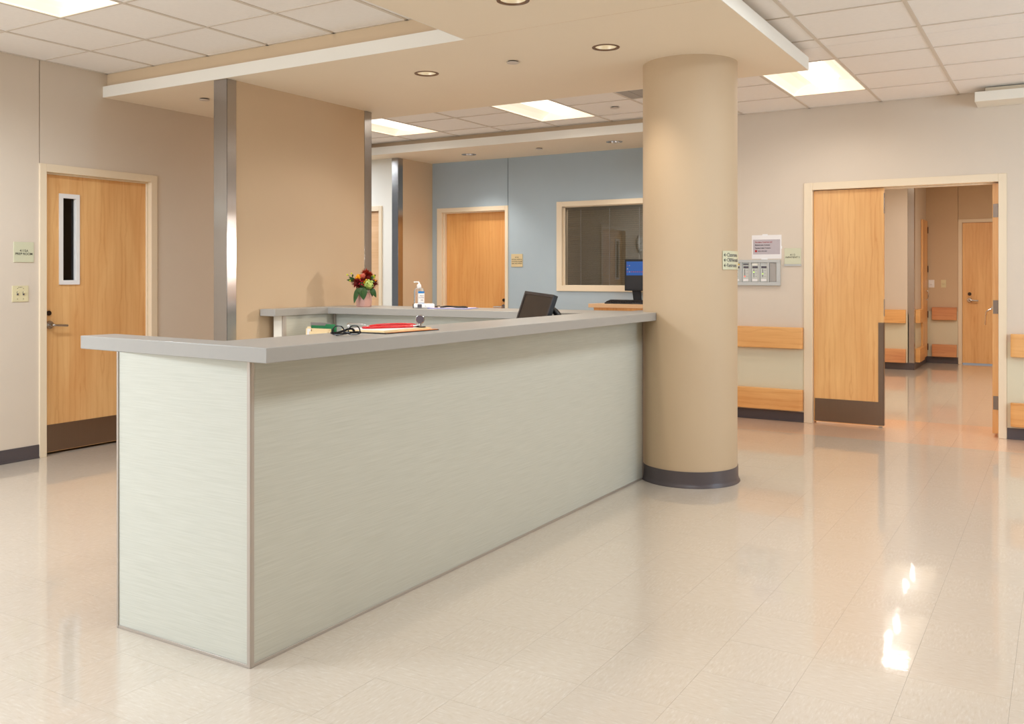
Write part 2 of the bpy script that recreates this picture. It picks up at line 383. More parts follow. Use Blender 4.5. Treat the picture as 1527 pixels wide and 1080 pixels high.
# left wall, opening for the prep room door, panel seam above its left jamb
DL0, DL1, DZ = 4.035, 4.965, 2.135
wl = struct('wall_left', B((WL - .15, WL, -4.5, 3.990, 0, 3.08), (WL - .15, WL, 3.998, DL0, 0, 3.08), (WL - .15, WL - .012, 3.990, 3.998, 0, 3.08),
        (WL - .15, WL, DL0, DL1, DZ, 3.08), (WL - .15, WL, DL1, 7.0, 0, 3.08)), M['wall'])
wc = struct('wall_right', B((-3.1, -1.99, WY, WY + .17, 0, 3.08), (-1.99, -0.425, WY, WY + .17, 2.16, 3.08), (-0.425, 4.3, WY, WY + .17, 0, 3.08)), M['wall'])
sh = B((-3.1, -2.038, WY - .003, WY, .09, .80), (-0.395, 4.2, WY - .003, WY, .09, .80)); obj('protection_sheet', sh, M['sheet'], wc)
struct('wall_far_right', B((4.3, 4.45, -4.5, 16.5, 0, 3.08)), M['wall'])
struct('wall_front', B((-10.5, 4.45, -4.6, -4.45, 0, 3.08)), M['wall'])
# short partition behind the desk, wrapped in stainless at both ends
struct('wall_middle', B((-5.232, -5.103, 4.535, 6.118, 0, 2.755)), M['wall_tan'])
# back wall of the cross corridor (cream) with door, alcove with blue wall
struct('wall_back', B((-10.5, -7.9, WY, WY + .12, 0, 2.745), (-7.9, -7.03, WY, WY + .12, 2.13, 2.745), (-7.03, -6.80, WY, WY + .12, 0, 2.745)), M['white_wall'])
struct('wall_alcove_left', B((-6.80, -6.745, WY, 9.27, 0, 2.745)), M['wall_tan'])
DB0, DB1 = -6.60, -5.675
WX0, WX1, WZ0, WZ1 = -4.915, -3.35, 1.235, 2.14
struct('wall_alcove', B((-6.80, DB0, 9.27, 9.42, 0, 2.745), (DB0, DB1, 9.27, 9.42, 2.13, 2.745), (DB1, -5.644, 9.27, 9.42, 0, 2.745),
        (-5.644, -5.637, 9.282, 9.42, 0, 2.745), (-5.637, WX0, 9.27, 9.42, 0, 2.745), (WX0, WX1, 9.27, 9.42, 0, WZ0), (WX0, WX1, 9.27, 9.42, WZ1, 2.745), (WX1, -3.0, 9.27, 9.42, 0, 2.745)), M['blue_wall'])
struct('wall_alcove_right', B((-3.104, -3.0, WY - .001, 9.27, 0, 3.08)), M['wall_tan'])
struct('wall_room_back', B((-8, -3.0, 10.6, 10.7, 0, 2.9)), M['wall_tan'])
# corridor beyond the open double door
CY1, CY2, CX = 14.14, 15.47, -1.82
ca = struct('wall_corridor', B((-4.0, CX, CY1, CY1 + 1.6, 0, 2.9)), M['wall'])
obj('protection_sheet', B((-3.9, CX - .07, CY1 - .003, CY1, .09, .8), (CX, CX + .003, CY1 + .06, CY2, .09, .8)), M['sheet'], ca)
cb = struct('wall_corridor_end', B((CX, -1.374, CY2, CY2 + .12, 0, 2.9), (-1.374, -1.366, CY2 + .012, CY2 + .12, 2.17, 2.9), (-1.366, -1.3425, CY2, CY2 + .12, 2.17, 2.9), (-1.374, -1.3425, CY2, CY2 + .12, 0, 2.17), (-1.3425, -0.40, CY2, CY2 + .12, 2.17, 2.9), (-0.40, 4.3, CY2, CY2 + .12, 0, 2.9)), M['wall_tan'])
obj('protection_sheet', B((CX + .003, -1.372, CY2 - .003, CY2, .09, .8)), M['sheet'], cb)
struct('wall_corridor_left', B((-3.0, -2.9, WY + .17, CY1, 0, 2.9)), M['wall'])
struct('wall_corridor_right', B((1.1, 1.2, WY + .17, CY2, 0, 2.9)), M['wall'])
# baseboards
def baseboard(name, *bs): return struct(name, B(*bs), M['base'], bevel=0.002)
baseboard('baseboard_left', (WL, WL + .006, -4.4, 3.989, 0, .1), (WL, WL + .006, 5.016, 7.0, 0, .1), (WL + .006, WL + .012, -4.4, 3.989, 0, .012))
baseboard('baseboard_right', (-3.1, -2.036, WY - .006, WY, 0, .093), (-2.98, -2.036, WY - .013, WY - .006, 0, .012), (-0.394, 4.2, WY - .006, WY, 0, .093), (-0.394, 4.2, WY - .013, WY - .006, 0, .012))
baseboard('baseboard_corridor', (-2.9, CX, CY1 - .006, CY1, 0, .1), (CX, CX + .008, CY1 - .006, CY2, 0, .1), (CX + .008, -1.369, CY2 - .006, CY2, 0, .1))
baseboard('baseboard_middle', (-5.103, -5.097, 4.62, 4.84, 0, .1))

# ------------------------------------------------------------------ ceiling, soffits
ceil = struct('ceiling', B((-10.5, 4.5, -4.6, 16.5, 3.08, 3.2)), M['slab_light'])
CF, CL = 2.883, 2.945
tmesh = {}
def ceil_tile(x0, x1, y0, y1, z, m, name='ceiling_tile', dz=0.0):
    key = (round(x1 - x0, 3), round(y1 - y0, 3), m.name)
    if key not in tmesh:
        me = bpy.data.meshes.new(name); bm = new(); W_, H_ = (x1 - x0) / 2 - .003, (y1 - y0) / 2 - .003
        box(bm, -W_, W_, -H_, H_, .003, .018); bm.to_mesh(me); bm.free(); me.materials.append(m); tmesh[key] = me
    o = bpy.data.objects.new(name, tmesh[key]); C.objects.link(o); o.parent = ceil
    o.location = ((x0 + x1) / 2, (y0 + y1) / 2, z + dz)
    if z > 2.9 and abs(x1 + 4.715) < .02 and y1 > 4.5: o.location.x -= .012; o.location.y -= .014; o.rotation_euler.z = .004
    return o
def tee(x0, x1, y0, y1, z): obj('ceiling_runner', B((x0, x1, y0, y1, z - .0015, z + .003)), M['tee'], ceil)
SZ, SF = 2.755, 2.842            # soffit underside, top of fascia
SX1, SY0, SY1, SXI = -1.494, 4.52, 6.404, -3.05
xs = [-0.757 + .6154 * k for k in range(-16, 6)]
ys = [1.804, 2.419, 3.035, 3.65, 4.265, 4.88, 5.495, 6.11, 6.725, 7.34, 7.955, 8.58]
def zone(xs, ys, z, rects, skip):
    for x0, x1 in zip(xs, xs[1:]):
        for y0, y1 in zip(ys, ys[1:]):
            if any(abs(x0 - a) < .05 and b - .05 < y0 < c - .1 for a, b, c in skip): continue
            for rx0, rx1, ry0, ry1 in rects:
                a, b, c, d = max(x0, rx0), min(x1, rx1), max(y0, ry0), min(y1, ry1)
                if b - a > .03 and d - c > .03:
                    vent = (abs(x0 + 3.219) < .05 and abs(y0 - 6.725) < .05)
                    ceil_tile(a, b, c, d, z, M['vent'] if vent else M['tile_ceil'], 'air_grille' if vent else 'ceiling_tile')
    for rx0, rx1, ry0, ry1 in rects:
        for x in xs:
            if rx0 < x < rx1: tee(x - .012, x + .012, ry0, ry1, z)
        for y in ys:
            if ry0 < y < ry1 - .01:
                for x0, x1 in zip(xs, xs[1:]):
                    if any(abs(x0 - a) < .05 and b + .05 < y < c - .05 for a, b, c in skip): continue
                    a, b = max(x0 + .012, rx0), min(x1 - .012, rx1)
                    if b - a > .03: tee(a, b, y - .007, y + .007, z - .0002)
zone(xs, ys, CF, [(-10.4, -3.1, 6.33, 8.31), (-3.1, 2.32, 6.33, WY), (-1.57, 2.32, 1.804, 6.33)],
     [(-1.988, 6.725, 7.955), (-4.450, 6.725, 7.955), (-6.296, 6.725, 7.955)])
xl = [-6.525] + [-5.925 + .605 * k for k in range(0, 6)]
yl = [0.97, 1.58, 2.19, 2.80, 3.408, 4.016, 4.62]
zone(xl, yl, CL, [(WL, -3.1, 0.97, 4.555)], [(-5.32, 2.19, 3.408)])
struct('trim_1', B((WL, WL + .02, 0.97, 4.555, CL - .0015, CL + .003), (-3.1, 2.3, WY - .02, WY, CF - .0015, CF + .003), (-10.4, -3.1, 8.29, 8.31, CF - .0015, CF + .003), (WL, -3.1, 4.535, 4.555, CL - .0015, CL + .003)), M['tee'])
sof = new()
prism(sof, [(WL, SY0), (SXI, SY0), (SXI, 1.0), (SX1, 1.0), (SX1, SY1), (WL, SY1)], SZ, SF)
soffit = obj('soffit', sof, M['cream'], ceil)
for q in ((WL, SXI - .004, SY0 - .004, SY0 - .0005, SZ - .0005, SF), (SXI - .004, SXI - .0005, 1.0, SY0 - .0005, SZ - .0005, SF), (SX1 + .0005, SX1 + .004, 1.0, SY1 + .004, SZ - .0005, SF), (WL, SX1 + .0005, SY1 + .0005, SY1 + .004, SZ - .0005, SF)): obj('fascia', B(q), M['fascia'], ceil)
up = new(); prism(up, [(WL, SY0 + .035), (SXI - .0, SY0 + .035), (SXI, 1.0), (SX1 - .07, 1.0), (SX1 - .07, SY1 - .07), (WL, SY1 - .07)], SF, 3.08)
obj('soffit_upstand', up, M['soffit_tan'], ceil)
obj('soffit_seam', B((SXI + .02, SX1 - .005, 4.49, 4.4925, SZ - .0004, SZ + .001)), M['soffit_tan'], ceil)
obj('back_soffit', B((-10.4, -3.1, 8.25, 9.27, 2.745, 2.83)), M['cream'], ceil)
obj('fascia', B((-10.4, -3.1, 8.246, 8.2495, 2.745, 2.832)), M['fascia'], ceil)
obj('back_soffit_upstand', B((-10.4, -3.1, 8.31, 9.27, 2.83, 3.08)), M['soffit_tan'], ceil)
# corridor ceiling
obj('corridor_ceiling', B((-3.0, 1.2, WY + .17, 16.4, 2.78, 2.9)), M['slab_light'], ceil)

# ------------------------------------------------------------------ round column
CXY = (-2.134, 5.842); CR = 0.310
col = empty('column', (CXY[0], CXY[1], 0), 'thick round beige column at the end of the reception desk', 'column')
b = new(); lathe(b, [(0, .0), (CR, .0), (CR, SZ), (0, SZ)], (CXY[0], CXY[1], 0), 72); obj('shaft', b, M['column'], col, smooth=True)
b = new(); lathe(b, [(CR, .102), (CR + .005, .102), (CR + .006, .03), (CR + .010, .014), (CR + .018, .003), (CR + .018, .0), (CR, 0)], (CXY[0], CXY[1], 0), 72)
obj('base_molding', b, M['base'], col, smooth=True)

# ------------------------------------------------------------------ corner guards
def guard(name_loc, label, group, bs, m=None):
    t = obj('corner_guard', B(*bs), m or M['steel'], bevel=0.0015); tag(t, label, 'corner guard', group); return t
guard(0, 'wide stainless steel guard capping the near end of the tan partition', None,
      [(-5.235, -5.100, 4.530, 4.535, .0, SZ), (-5.103, -5.100, 4.530, 4.618, .0, SZ), (-5.235, -5.232, 4.530, 4.618, .0, SZ)])
guard(0, 'stainless steel guard capping the far end of the tan partition behind the flowers', None,
      [(-5.235, -5.100, 6.118, 6.122, .0, SZ), (-5.103, -5.100, 6.030, 6.122, .0, SZ), (-5.235, -5.232, 6.030, 6.122, 0, SZ)])
guard(0, 'stainless corner guard between the cream back wall and the blue alcove', None,
      [(-6.835, -6.742, WY - .003, WY, .0, 2.745), (-6.745, -6.742, WY - .003, WY + .09, .0, 2.745)])
guard(0, 'stainless corner guard on the corridor corner seen through the double doorway', None,
      [(CX - .085, CX + .003, CY1 - .003, CY1, .1, 2.78), (CX, CX + .003, CY1 - .003, CY1 + .085, .1, 2.78)])

# ------------------------------------------------------------------ doors
def plate_cyl(bm, r, depth, c, axis, seg=24):
    R = Matrix.Translation(c) @ (Matrix.Rotation(R90, 4, 'Y') if axis == 'x' else Matrix.Rotation(R90, 4, 'X'))
    lathe(bm, [(0, 0), (r * .92, 0), (r, depth * .35), (r, depth * .6), (r * .9, depth), (0, depth)], (0, 0, 0), seg, mat=R)
# door_1: prep room
d1 = empty('door_1', (WL, 4.5, 0), kind='structure')
F = .012
obj('door_frame', B((WL - .15, WL + F, 3.989, 4.044, 0, 2.183), (WL - .15, WL + F, 4.956, 5.015, 0, 2.183), (WL - .15, WL + F, 4.044, 4.956, 2.124, 2.183),
                    (WL - .051, WL - .03, 4.044, 4.056, 0, 2.124), (WL - .051, WL - .03, 4.944, 4.956, 0, 2.124), (WL - .051, WL - .03, 4.056, 4.944, 2.112, 2.124)), M['frame'], d1, bevel=.002)
LX = WL - .052
wy0, wy1, wz0, wz1 = 4.205, 4.318, 1.31, 1.945
leaf = obj('door_leaf', B((LX - .04, LX, 4.046, wy0, .018, 2.121), (LX - .04, LX, wy1, 4.954, .018, 2.121), (LX - .04, LX, wy0, wy1, .018, wz0), (LX - .04, LX, wy0, wy1, wz1, 2.121)), M['door'], d1)
obj('vision_frame', B((LX, LX + .012, wy0 - .028, wy0 + .004, wz0 - .03, wz1 + .03), (LX, LX + .012, wy1 - .004, wy1 + .028, wz0 - .03, wz1 + .03), (LX, LX + .012, wy0, wy1, wz0 - .03, wz0 + .004), (LX, LX + .012, wy0, wy1, wz1 - .004, wz1 + .03),
                      (LX - .03, LX, wy0, wy0 + .004, wz0, wz1), (LX - .03, LX, wy1 - .006, wy1, wz0, wz1)), M['plastic_white'], leaf, bevel=.002)
obj('vision_glass', B((LX - .024, LX - .018, wy0, wy1, wz0, wz1)), M['vision'], leaf)
obj('kick_plate', B((LX, LX + .002, 4.05, 4.95, .022, .225)), M['kick'], leaf)
b = new(); plate_cyl(b, .032, .016, (LX, 4.10, .978), 'x'); tube(b, spline([(LX + .014, 4.10, .978), (LX + .05, 4.105, .978), (LX + .056, 4.125, .976), (LX + .056, 4.215, .970)], 5), [.011] * 8 + [.0095] * 8, 10)
obj('lever_handle', b, M['chrome'], leaf, smooth=True)
b = new(); plate_cyl(b, .019, .014, (LX, 4.095, 1.067), 'x'); obj('deadbolt', b, M['darkmetal'], leaf, smooth=True)
struct('wall_room_left', B((-8.0, -7.9, 3.3, 5.8, 0, 2.9), (-8, WL - .15, 3.2, 3.3, 0, 2.9), (-8, WL - .15, 5.8, 5.9, 0, 2.9)), M['base'])

# door_2: uneven double doors on the right wall
d2 = empty('door_2', (-1.21, WY, 0), kind='structure')
obj('door_frame', B((-2.036, -1.960, WY - F, WY + .17, 0, 2.196), (-0.458, -0.397, WY - F, WY + .17, 0, 2.196), (-1.960, -0.458, WY - F, WY + .17, 2.130, 2.196),
                    (-1.960, -1.948, WY + .085, WY + .12, 0, 2.130), (-0.47, -0.458, WY + .085, WY + .12, 0, 2.130), (-1.948, -0.47, WY + .085, WY + .12, 2.118, 2.130)), M['frame'], d2, bevel=.002)
la = obj('door_leaf', B((-1.957, -1.357, WY + .035, WY + .08, .016, 2.124)), M['door_light'], d2)
KY = WY + .035
b = B((-1.948, -1.40, KY - .002, KY, .022, .228))
for sx_ in (-1.935, -1.76, -1.59, -1.412):
    for sz_ in (.034, .214): plate_cyl(b, .004, .0025, (sx_, KY - .002, sz_), 'y', 8)
obj('kick_plate', b, M['kick'], la)
obj('edge_plate', B((-1.401, -1.355, KY - .003, KY - .0005, .022, .933), (-1.357, -1.354, KY - .003, KY + .047, .022, .933)), M['kick'], la)
for q in ((-1.357, -1.352, KY + .005, KY + .035, .99, 1.14), (-1.357, -1.352, KY + .005, KY + .035, 1.9, 2.08), (-1.40, -1.37, KY + .012, KY + .03, -.0, .02)): obj('edge_bolt', B(q), M['chrome'], la)
lb = obj('door_leaf', B((-0.505, -0.462, WY + .05, WY + .95, .03, 2.12)), M['door'], d2)
for z0, z1 in ((1.837, 1.949), (1.031, 1.143), (.230, .342)):
    b = B((-0.500, -0.462, WY + .047, WY + .05, z0, z1))
    for k, (qx, qz) in enumerate(((-.470, .9), (-.490, .65), (-.490, .35), (-.470, .1))): plate_cyl(b, .004, .002, (qx, WY + .047, z0 + (z1 - z0) * qz), 'y', 8)
    lathe(b, [(0, 0), (.007, 0), (.007, z1 - z0), (0, z1 - z0)], (-0.458, WY + .044, z0), 10)
    obj('hinge', b, M['kick'], lb)
b = new(); prism(b, [(0, 0), (.0, .16), (-.012, .16), (-.055, .06), (-.04, .055), (-.012, .0)], -.02, .02, Matrix.Translation((-0.505, WY + .80, .99)) @ FACE_NY.to_4x4())
tube(b, spline([(-.545, WY + .80, 1.05), (-.585, WY + .80, 1.03), (-.60, WY + .80, 1.0), (-.605, WY + .80, .90)], 5), .007, 8)
obj('pull_handle', b, M['chrome'], lb, smooth=True)
b = new(); plate_cyl(b, .010, .012, (-0.517, WY + .86, 1.97), 'x', 12); obj('door_stop', b, M['darkmetal'], lb, smooth=True)

# door_3: blue alcove door
d3 = empty('door_3', ((DB0 + DB1) / 2, 9.27, 0), kind='structure')
obj('door_frame', B((-6.669, -6.597, 9.258, 9.42, 0, 2.182), (-5.678, -5.636, 9.258, 9.42, 0, 2.182), (-6.597, -5.678, 9.258, 9.42, 2.128, 2.182),
                    (-6.597, -6.580, 9.30, 9.347, 0, 2.128), (-5.693, -5.678, 9.30, 9.347, 0, 2.128), (-6.58, -5.693, 9.30, 9.347, 2.116, 2.128)), M['frame'], d3, bevel=.002)
l3 = obj('door_leaf', B((-6.594, -5.681, 9.35, 9.39, .015, 2.126)), M['door_dark'], d3)
b = new(); plate_cyl(b, .03, .016, (-5.745, 9.35, .975), 'y'); tube(b, [(-5.745, 9.34, .975), (-5.745, 9.30, .975), (-5.86, 9.298, .972)], .010, 8); obj('lever_handle', b, M['chrome'], l3, smooth=True)
b = new(); plate_cyl(b, .02, .012, (-5.745, 9.35, 1.055), 'y'); obj('deadbolt', b, M['darkmetal'], l3, smooth=True)

# door_4: door in the cream back wall, mostly hidden by the partition
d4 = empty('door_4', (-7.45, WY, 0), kind='structure')
obj('door_frame', B((-7.95, -7.90, WY - F, WY + .12, 0, 2.185), (-7.03, -6.985, WY - F, WY + .12, 0, 2.185), (-7.90, -7.03, WY - F, WY + .12, 2.125, 2.185)), M['frame'], d4, bevel=.002)
obj('door_leaf', B((-7.897, -7.033, WY + .02, WY + .06, .01, 2.122)), M['desk_wood'], d4)

# door_5: far corridor door
d5 = empty('door_5', (-0.87, CY2, 0), kind='structure')
obj('door_frame', B((-1.368, -1.315, CY2 - F, CY2 + .12, 0, 2.205), (-0.43, -0.375, CY2 - F, CY2 + .12, 0, 2.205), (-1.315, -0.43, CY2 - F, CY2 + .12, 2.155, 2.205)), M['frame'], d5, bevel=.002)
l5 = obj('door_leaf', B((-1.312, -0.433, CY2 + .025, CY2 + .07, .02, 2.152)), M['door'], d5)
b = new(); plate_cyl(b, .036, .02, (-1.215, CY2 + .025, .978), 'y'); tube(b, [(-1.215, CY2 + .01, .978), (-1.215, CY2 - .03, .978), (-1.18, CY2 - .036, .972), (-1.09, CY2 - .036, .968)], .012, 8); obj('lever_handle', b, M['chrome'], l5, smooth=True)
b = new(); plate_cyl(b, .026, .014, (-1.215, CY2 + .025, 1.07), 'y'); obj('deadbolt', b, M['darkmetal'], l5, smooth=True)

# door_6: narrow closet door edge-on on the corridor return wall
d6 = empty('door_6', (CX, 15.1, 0), kind='structure')
l6 = obj('door_leaf', B((CX + .004, CX + .03, 14.86, 15.40, .11, 2.19)), M['door'], d6)
for hz in (2.05, 1.45, .75, .25): obj('hinge', B((CX + .03, CX + .04, 15.40, 15.43, hz - .05, hz + .05)), M['darkmetal'], l6)
tb = new(); tube(tb, spline([(CX + .03, 15.2, 1.12), (CX + .06, 15.2, 1.1), (CX + .06, 15.2, 1.0), (CX + .03, 15.2, .98)], 4), .006, 6); obj('pull_handle', tb, M['chrome'], l6, smooth=True)

# window_1: observation window with blinds in the blue alcove
w1 = empty('window_1', (-4.13, 9.27, 1.175), kind='structure')
obj('window_frame', B((-4.981, WX0 + .003, 9.255, 9.42, 1.172, 2.195), (WX1, -3.28, 9.255, 9.42, 1.172, 2.195), (WX0 + .003, WX1, 9.255, 9.42, 1.172, WZ0 + .003), (WX0 + .003, WX1, 9.255, 9.42, WZ1 - .003, 2.195),
                      (WX0, WX0 + .030, 9.290, 9.32, WZ0, WZ1), (WX0, WX1, 9.290, 9.32, WZ1 - .012, WZ1), (WX0, WX1, 9.290, 9.32, WZ0, WZ0 + .006)), M['frame'], w1, bevel=.002)
obj('window_glass', B((WX0 + .03, WX1, 9.300, 9.306, WZ0 + .006, WZ1 - .012)), M['glass'], w1)
M['blind'] = plain('taupe_blind_slat', rgb(150, 136, 112), 0.5, var=0.02)
b = new()
for k in range(38):
    z = WZ0 + .012 + k * .0235
    box(b, -.78, .78, -.012, .012, -.0006, .0006, Matrix.Translation((WX0 + .80, 9.375, z)) @ Matrix.Rotation(math.radians(62), 4, 'X'))
tag(obj('blind_slats', b, M['blind'], w1), kind='stuff')
obj('blind_headrail', B((WX0 + .02, WX1, 9.36, 9.39, WZ1 - .035, WZ1)), M['blind'], w1)
for xx in (-4.72, -4.36, -4.0, -3.6): obj('blind_cord', B((xx - .0025, xx + .0025, 9.358, 9.361, WZ0, WZ1 - .035)), M['tee'], w1)

# ------------------------------------------------------------------ bumper rails
def bumper(x0, x1, z0, z1, y, label, group, m=None, ends=(False, True), t=.062, axis='y'):
    b = new(); c = .034
    pts = []
    pts += [(x0, 0), (x0, t * .75), (x0 + c, t)] if ends[0] else [(x0, 0), (x0, t)]
    pts += [(x1 - c, t), (x1, t * .75), (x1, 0)] if ends[1] else [(x1, t), (x1, 0)]
    if axis == 'y': prism(b, [(p[0], y - p[1]) for p in pts][::-1], z0, z1)
    else: prism(b, [(y + p[1], p[0]) for p in pts], z0, z1)
    o = obj('bumper_rail', b, m or M['rail'], bevel=.004); return tag(o, label, 'wall rail', group)
bumper(-3.08, -2.042, .678, .872, WY - .003, 'upper wooden bumper rail on the right wall between column and double door', None)
bumper(-3.08, -2.042, .108, .300, WY - .003, 'lower wooden bumper rail on the right wall between column and double door', None)
bumper(-0.368, 4.1, .682, .870, WY - .003, 'upper wooden bumper rail right of the double door, at the picture edge', None, ends=(True, False))
bumper(-0.368, 4.1, .112, .304, WY - .003, 'lower wooden bumper rail right of the double door, at the picture edge', None, ends=(True, False))
bumper(-2.88, -1.925, .668, .860, CY1 - .003, 'upper maple bumper rail on the corridor wall left of the steel corner', None, M['rail'])
bumper(-2.88, -1.925, .101, .297, CY1 - .003, 'lower maple bumper rail on the corridor wall left of the steel corner', None, M['rail_red'])
bumper(CX + .09, -1.386, .668, .862, CY2 - .003, 'upper reddish bumper rail under the wall switches in the corridor', None, M['rail_red'], ends=(False, True))
bumper(CX + .09, -1.386, .102, .292, CY2 - .003, 'lower reddish bumper rail under the wall switches in the corridor', None, M['rail_red'], ends=(False, True))
bumper(14.25, 14.82, .668, .860, CX + .004, 'upper bumper rail on the corridor return wall beside the closet door', None, M['rail'], axis='x')
bumper(14.25, 14.82, .101, .297, CX + .004, 'lower bumper rail on the corridor return wall beside the closet door', None, M['rail'], axis='x')

# ------------------------------------------------------------------ recessed ceiling lights
def troffer(loc, label, mat=None, group='recessed square ceiling lights', watts=16, tint=None):
    t = empty('ceiling_light', loc, label, 'ceiling light', group)
    W_, L_ = .288, .602; b = new()
    prof = [(-W_, 0), (-W_, .012), (-.25, .05), (-.19, .085), (-.11, .10), (.11, .10), (.19, .085), (.25, .05), (W_, .012), (W_, 0)]
    a = [[b.verts.new((x, s * L_, z)) for x, z in prof] for s in (-1, 1)]
    for k in range(len(prof) - 1): b.faces.new((a[0][k], a[0][k + 1], a[1][k + 1], a[1][k]))
    for r in a: b.faces.new(r)
    o = obj('housing', b, M['housing'], t, world=False)
    # lit basket: half round bar with rounded ends
    b = new(); n = 12; rings = []
    for q in range(15):
        y = -.55 + 1.10 * q / 14; e = min(1, math.sqrt(max(0, 1 - max(0, (abs(y) - .45) / .10) ** 2))) if abs(y) < .5499 else .05
        rings.append([b.verts.new((.105 * e * math.cos(math.pi * k / n), y, .098 - .085 * (.3 + .7 * e) * math.sin(math.pi * k / n))) for k in range(n + 1)])
    for r0, r1 in zip(rings, rings[1:]):
        for k in range(n): b.faces.new((r0[k], r0[k + 1], r1[k + 1], r1[k]))
    b.faces.new(rings[0]); b.faces.new(rings[-1])
    obj('diffuser', b, mat or M['basket'], t, smooth=True, world=False)
    for yy in (-.3, .3):
        l = bpy.data.lights.new('troffer_lamp', 'SPOT'); l.energy = watts; l.color = tint or NEUT; l.spot_size = math.radians(165); l.spot_blend = .6; l.shadow_soft_size = .012
        q = bpy.data.objects.new('troffer_lamp', l); C.objects.link(q); q.parent = t; q.location = (0, yy, .004)
    return t
troffer((-1.680, 7.340, CF), 'recessed ceiling light just right of the column, above the right wall')
troffer((-4.142, 7.340, CF), 'recessed ceiling light beyond the desk, in front of the blue alcove')
troffer((-5.988, 7.340, CF), 'recessed ceiling light half hidden behind the far steel guard')
troffer((-5.0175, 2.799, CL), 'recessed ceiling light over the prep room corner, cut by the picture top', watts=44, tint=OFFICE)
t6 = troffer((-1.75, 13.1, 2.779), 'ceiling light inside the far corridor, seen only as a floor reflection', watts=4); t6.location.z = 2.68
for ch in t6.children: pass
t7 = troffer((-1.65, 11.1, 2.68), 'nearer ceiling light inside the corridor, seen only as a floor reflection', watts=9)

def downlight(loc, label, group, glow, trim, can, spot=0, col_=WARM, lz=.0):
    t = empty('downlight', loc, label, 'downlight', group)
    b = new(); lathe(b, [(.066, .004), (.070, -.004), (.084, -.003), (.086, .001), (.070, .004)], seg=40); obj('trim_ring', b, trim, t, smooth=True, world=False)
    b = new(); lathe(b, [(.068, .0), (.062, .03), (.050, .066)], seg=40); obj('reflector', b, can, t, smooth=True, world=False)
    b = new(); lathe(b, [(.050, .066 - lz), (.03, .060 - lz), (0, .058 - lz)], seg=24); obj('lamp', b, glow, t, smooth=True, world=False)
    if spot:
        l = bpy.data.lights.new('downlight_spot', 'SPOT'); l.energy = spot if loc[0] > -3.5 or spot > 30 else 70; l.color = col_; l.spot_size = math.radians(105); l.spot_blend = .75; l.shadow_soft_size = .06
        o = bpy.data.objects.new('downlight_spot', l); C.objects.link(o); o.parent = t; o.location = (0, 0, -.01)
    return t
# the soffit slab keeps a real bore for each can
def bore(target, pts, r, z):
    bm = new()
    for x, y in pts: lathe(bm, [(0, -.02), (r, -.02), (r, .07), (0, .07)], (x, y, z), 40)
    bmesh.ops.recalc_face_normals(bm, faces=bm.faces)
    me = bpy.data.meshes.new('cut'); bm.to_mesh(me); bm.free(); c = bpy.data.objects.new('cut', me); C.objects.link(c)
    md = target.modifiers.new('cut', 'BOOLEAN'); md.object = c; md.solver = 'EXACT'
    dg = bpy.context.evaluated_depsgraph_get(); me2 = bpy.data.meshes.new_from_object(target.evaluated_get(dg))
    target.modifiers.clear(); target.data = me2; bpy.data.objects.remove(c)
fd = [(-2.404, 4.00), (-2.41, 5.12), (-3.79, 5.14)]
bore(soffit, fd, .0685, SZ)
bd = [(-5.865, 8.77), (-4.007, 8.718)]
bs_ = [o for o in ceil.children if o.name == 'back_soffit'][0]
bore(bs_, bd, .0685, 2.745)
for p, l in zip(fd, ('round downlight at the top edge of the picture, nearest in the soffit', 'round downlight in the soffit just left of the column', 'round downlight in the soffit toward the tan partition')):
    downlight((p[0], p[1], SZ), l, 'downlights in the desk soffit', M['can_glow'], M['bronze'], M['can'], 26)
for p, l in zip(bd, ('small chrome downlight over the alcove door', 'small chrome downlight over the alcove window')):
    downlight((p[0], p[1], 2.745), l, 'downlights in the alcove soffit', M['can_cool'], M['chrome'], M['chrome'], 34, NEUT, .04)
M['cap'] = plain('grey_white_cap', rgb(206, 196, 186), .4)
def cover(loc, label, r=.041):
    b = new(); lathe(b, [(0, -.013), (r * .93, -.013), (r, -.011), (r, -.008), (0, -.008)], loc, 32)
    o = tag(obj('sprinkler_cover', b, M['cap'], smooth=True), label, 'sprinkler cover', 'round ceiling sprinkler covers')
    b = new(); lathe(b, [(0, -.008), (r * .8, -.008), (r * .8, -.0005), (0, -.0005)], loc, 24); obj('neck', b, M['darkmetal'], o, smooth=True)
cover((-3.09, 5.14, SZ), 'flat round sprinkler cover between the two downlights of the soffit')
cover((-5.84, 4.96, SZ), 'flat round sprinkler cover left of the near steel guard')
cover((-4.912, 8.73, 2.745), 'small sprinkler cover over the alcove between its downlights')
cover((-3.495, 7.618, CF + .003), 'small sprinkler cover in the tiles left of the column top')
b = new(); lathe(b, [(0, 0), (.03, 0), (.045, -.02), (.045, -.045), (.03, -.075), (0, -.085)], (-5.86, 6.9, CF - .001), 24)
tag(obj('ceiling_sensor', b, M['grey_plastic'], smooth=True), 'grey dome sensor on the tiles, peeking past the far steel guard', 'sensor')

# wall-mounted linear fixture at upper right
t = empty('wall_light', (1.2, WY, 2.757), 'long white wall light along the top of the right wall', 'wall light')
obj('housing', B((-0.613, 3.2, 8.28, WY - .001, 2.757, 2.838)), M['white'], t, bevel=.003)
obj('mounting_box', B((-0.54, 3.1, 8.36, WY - .001, 2.838, 2.878)), M['frame'], t)

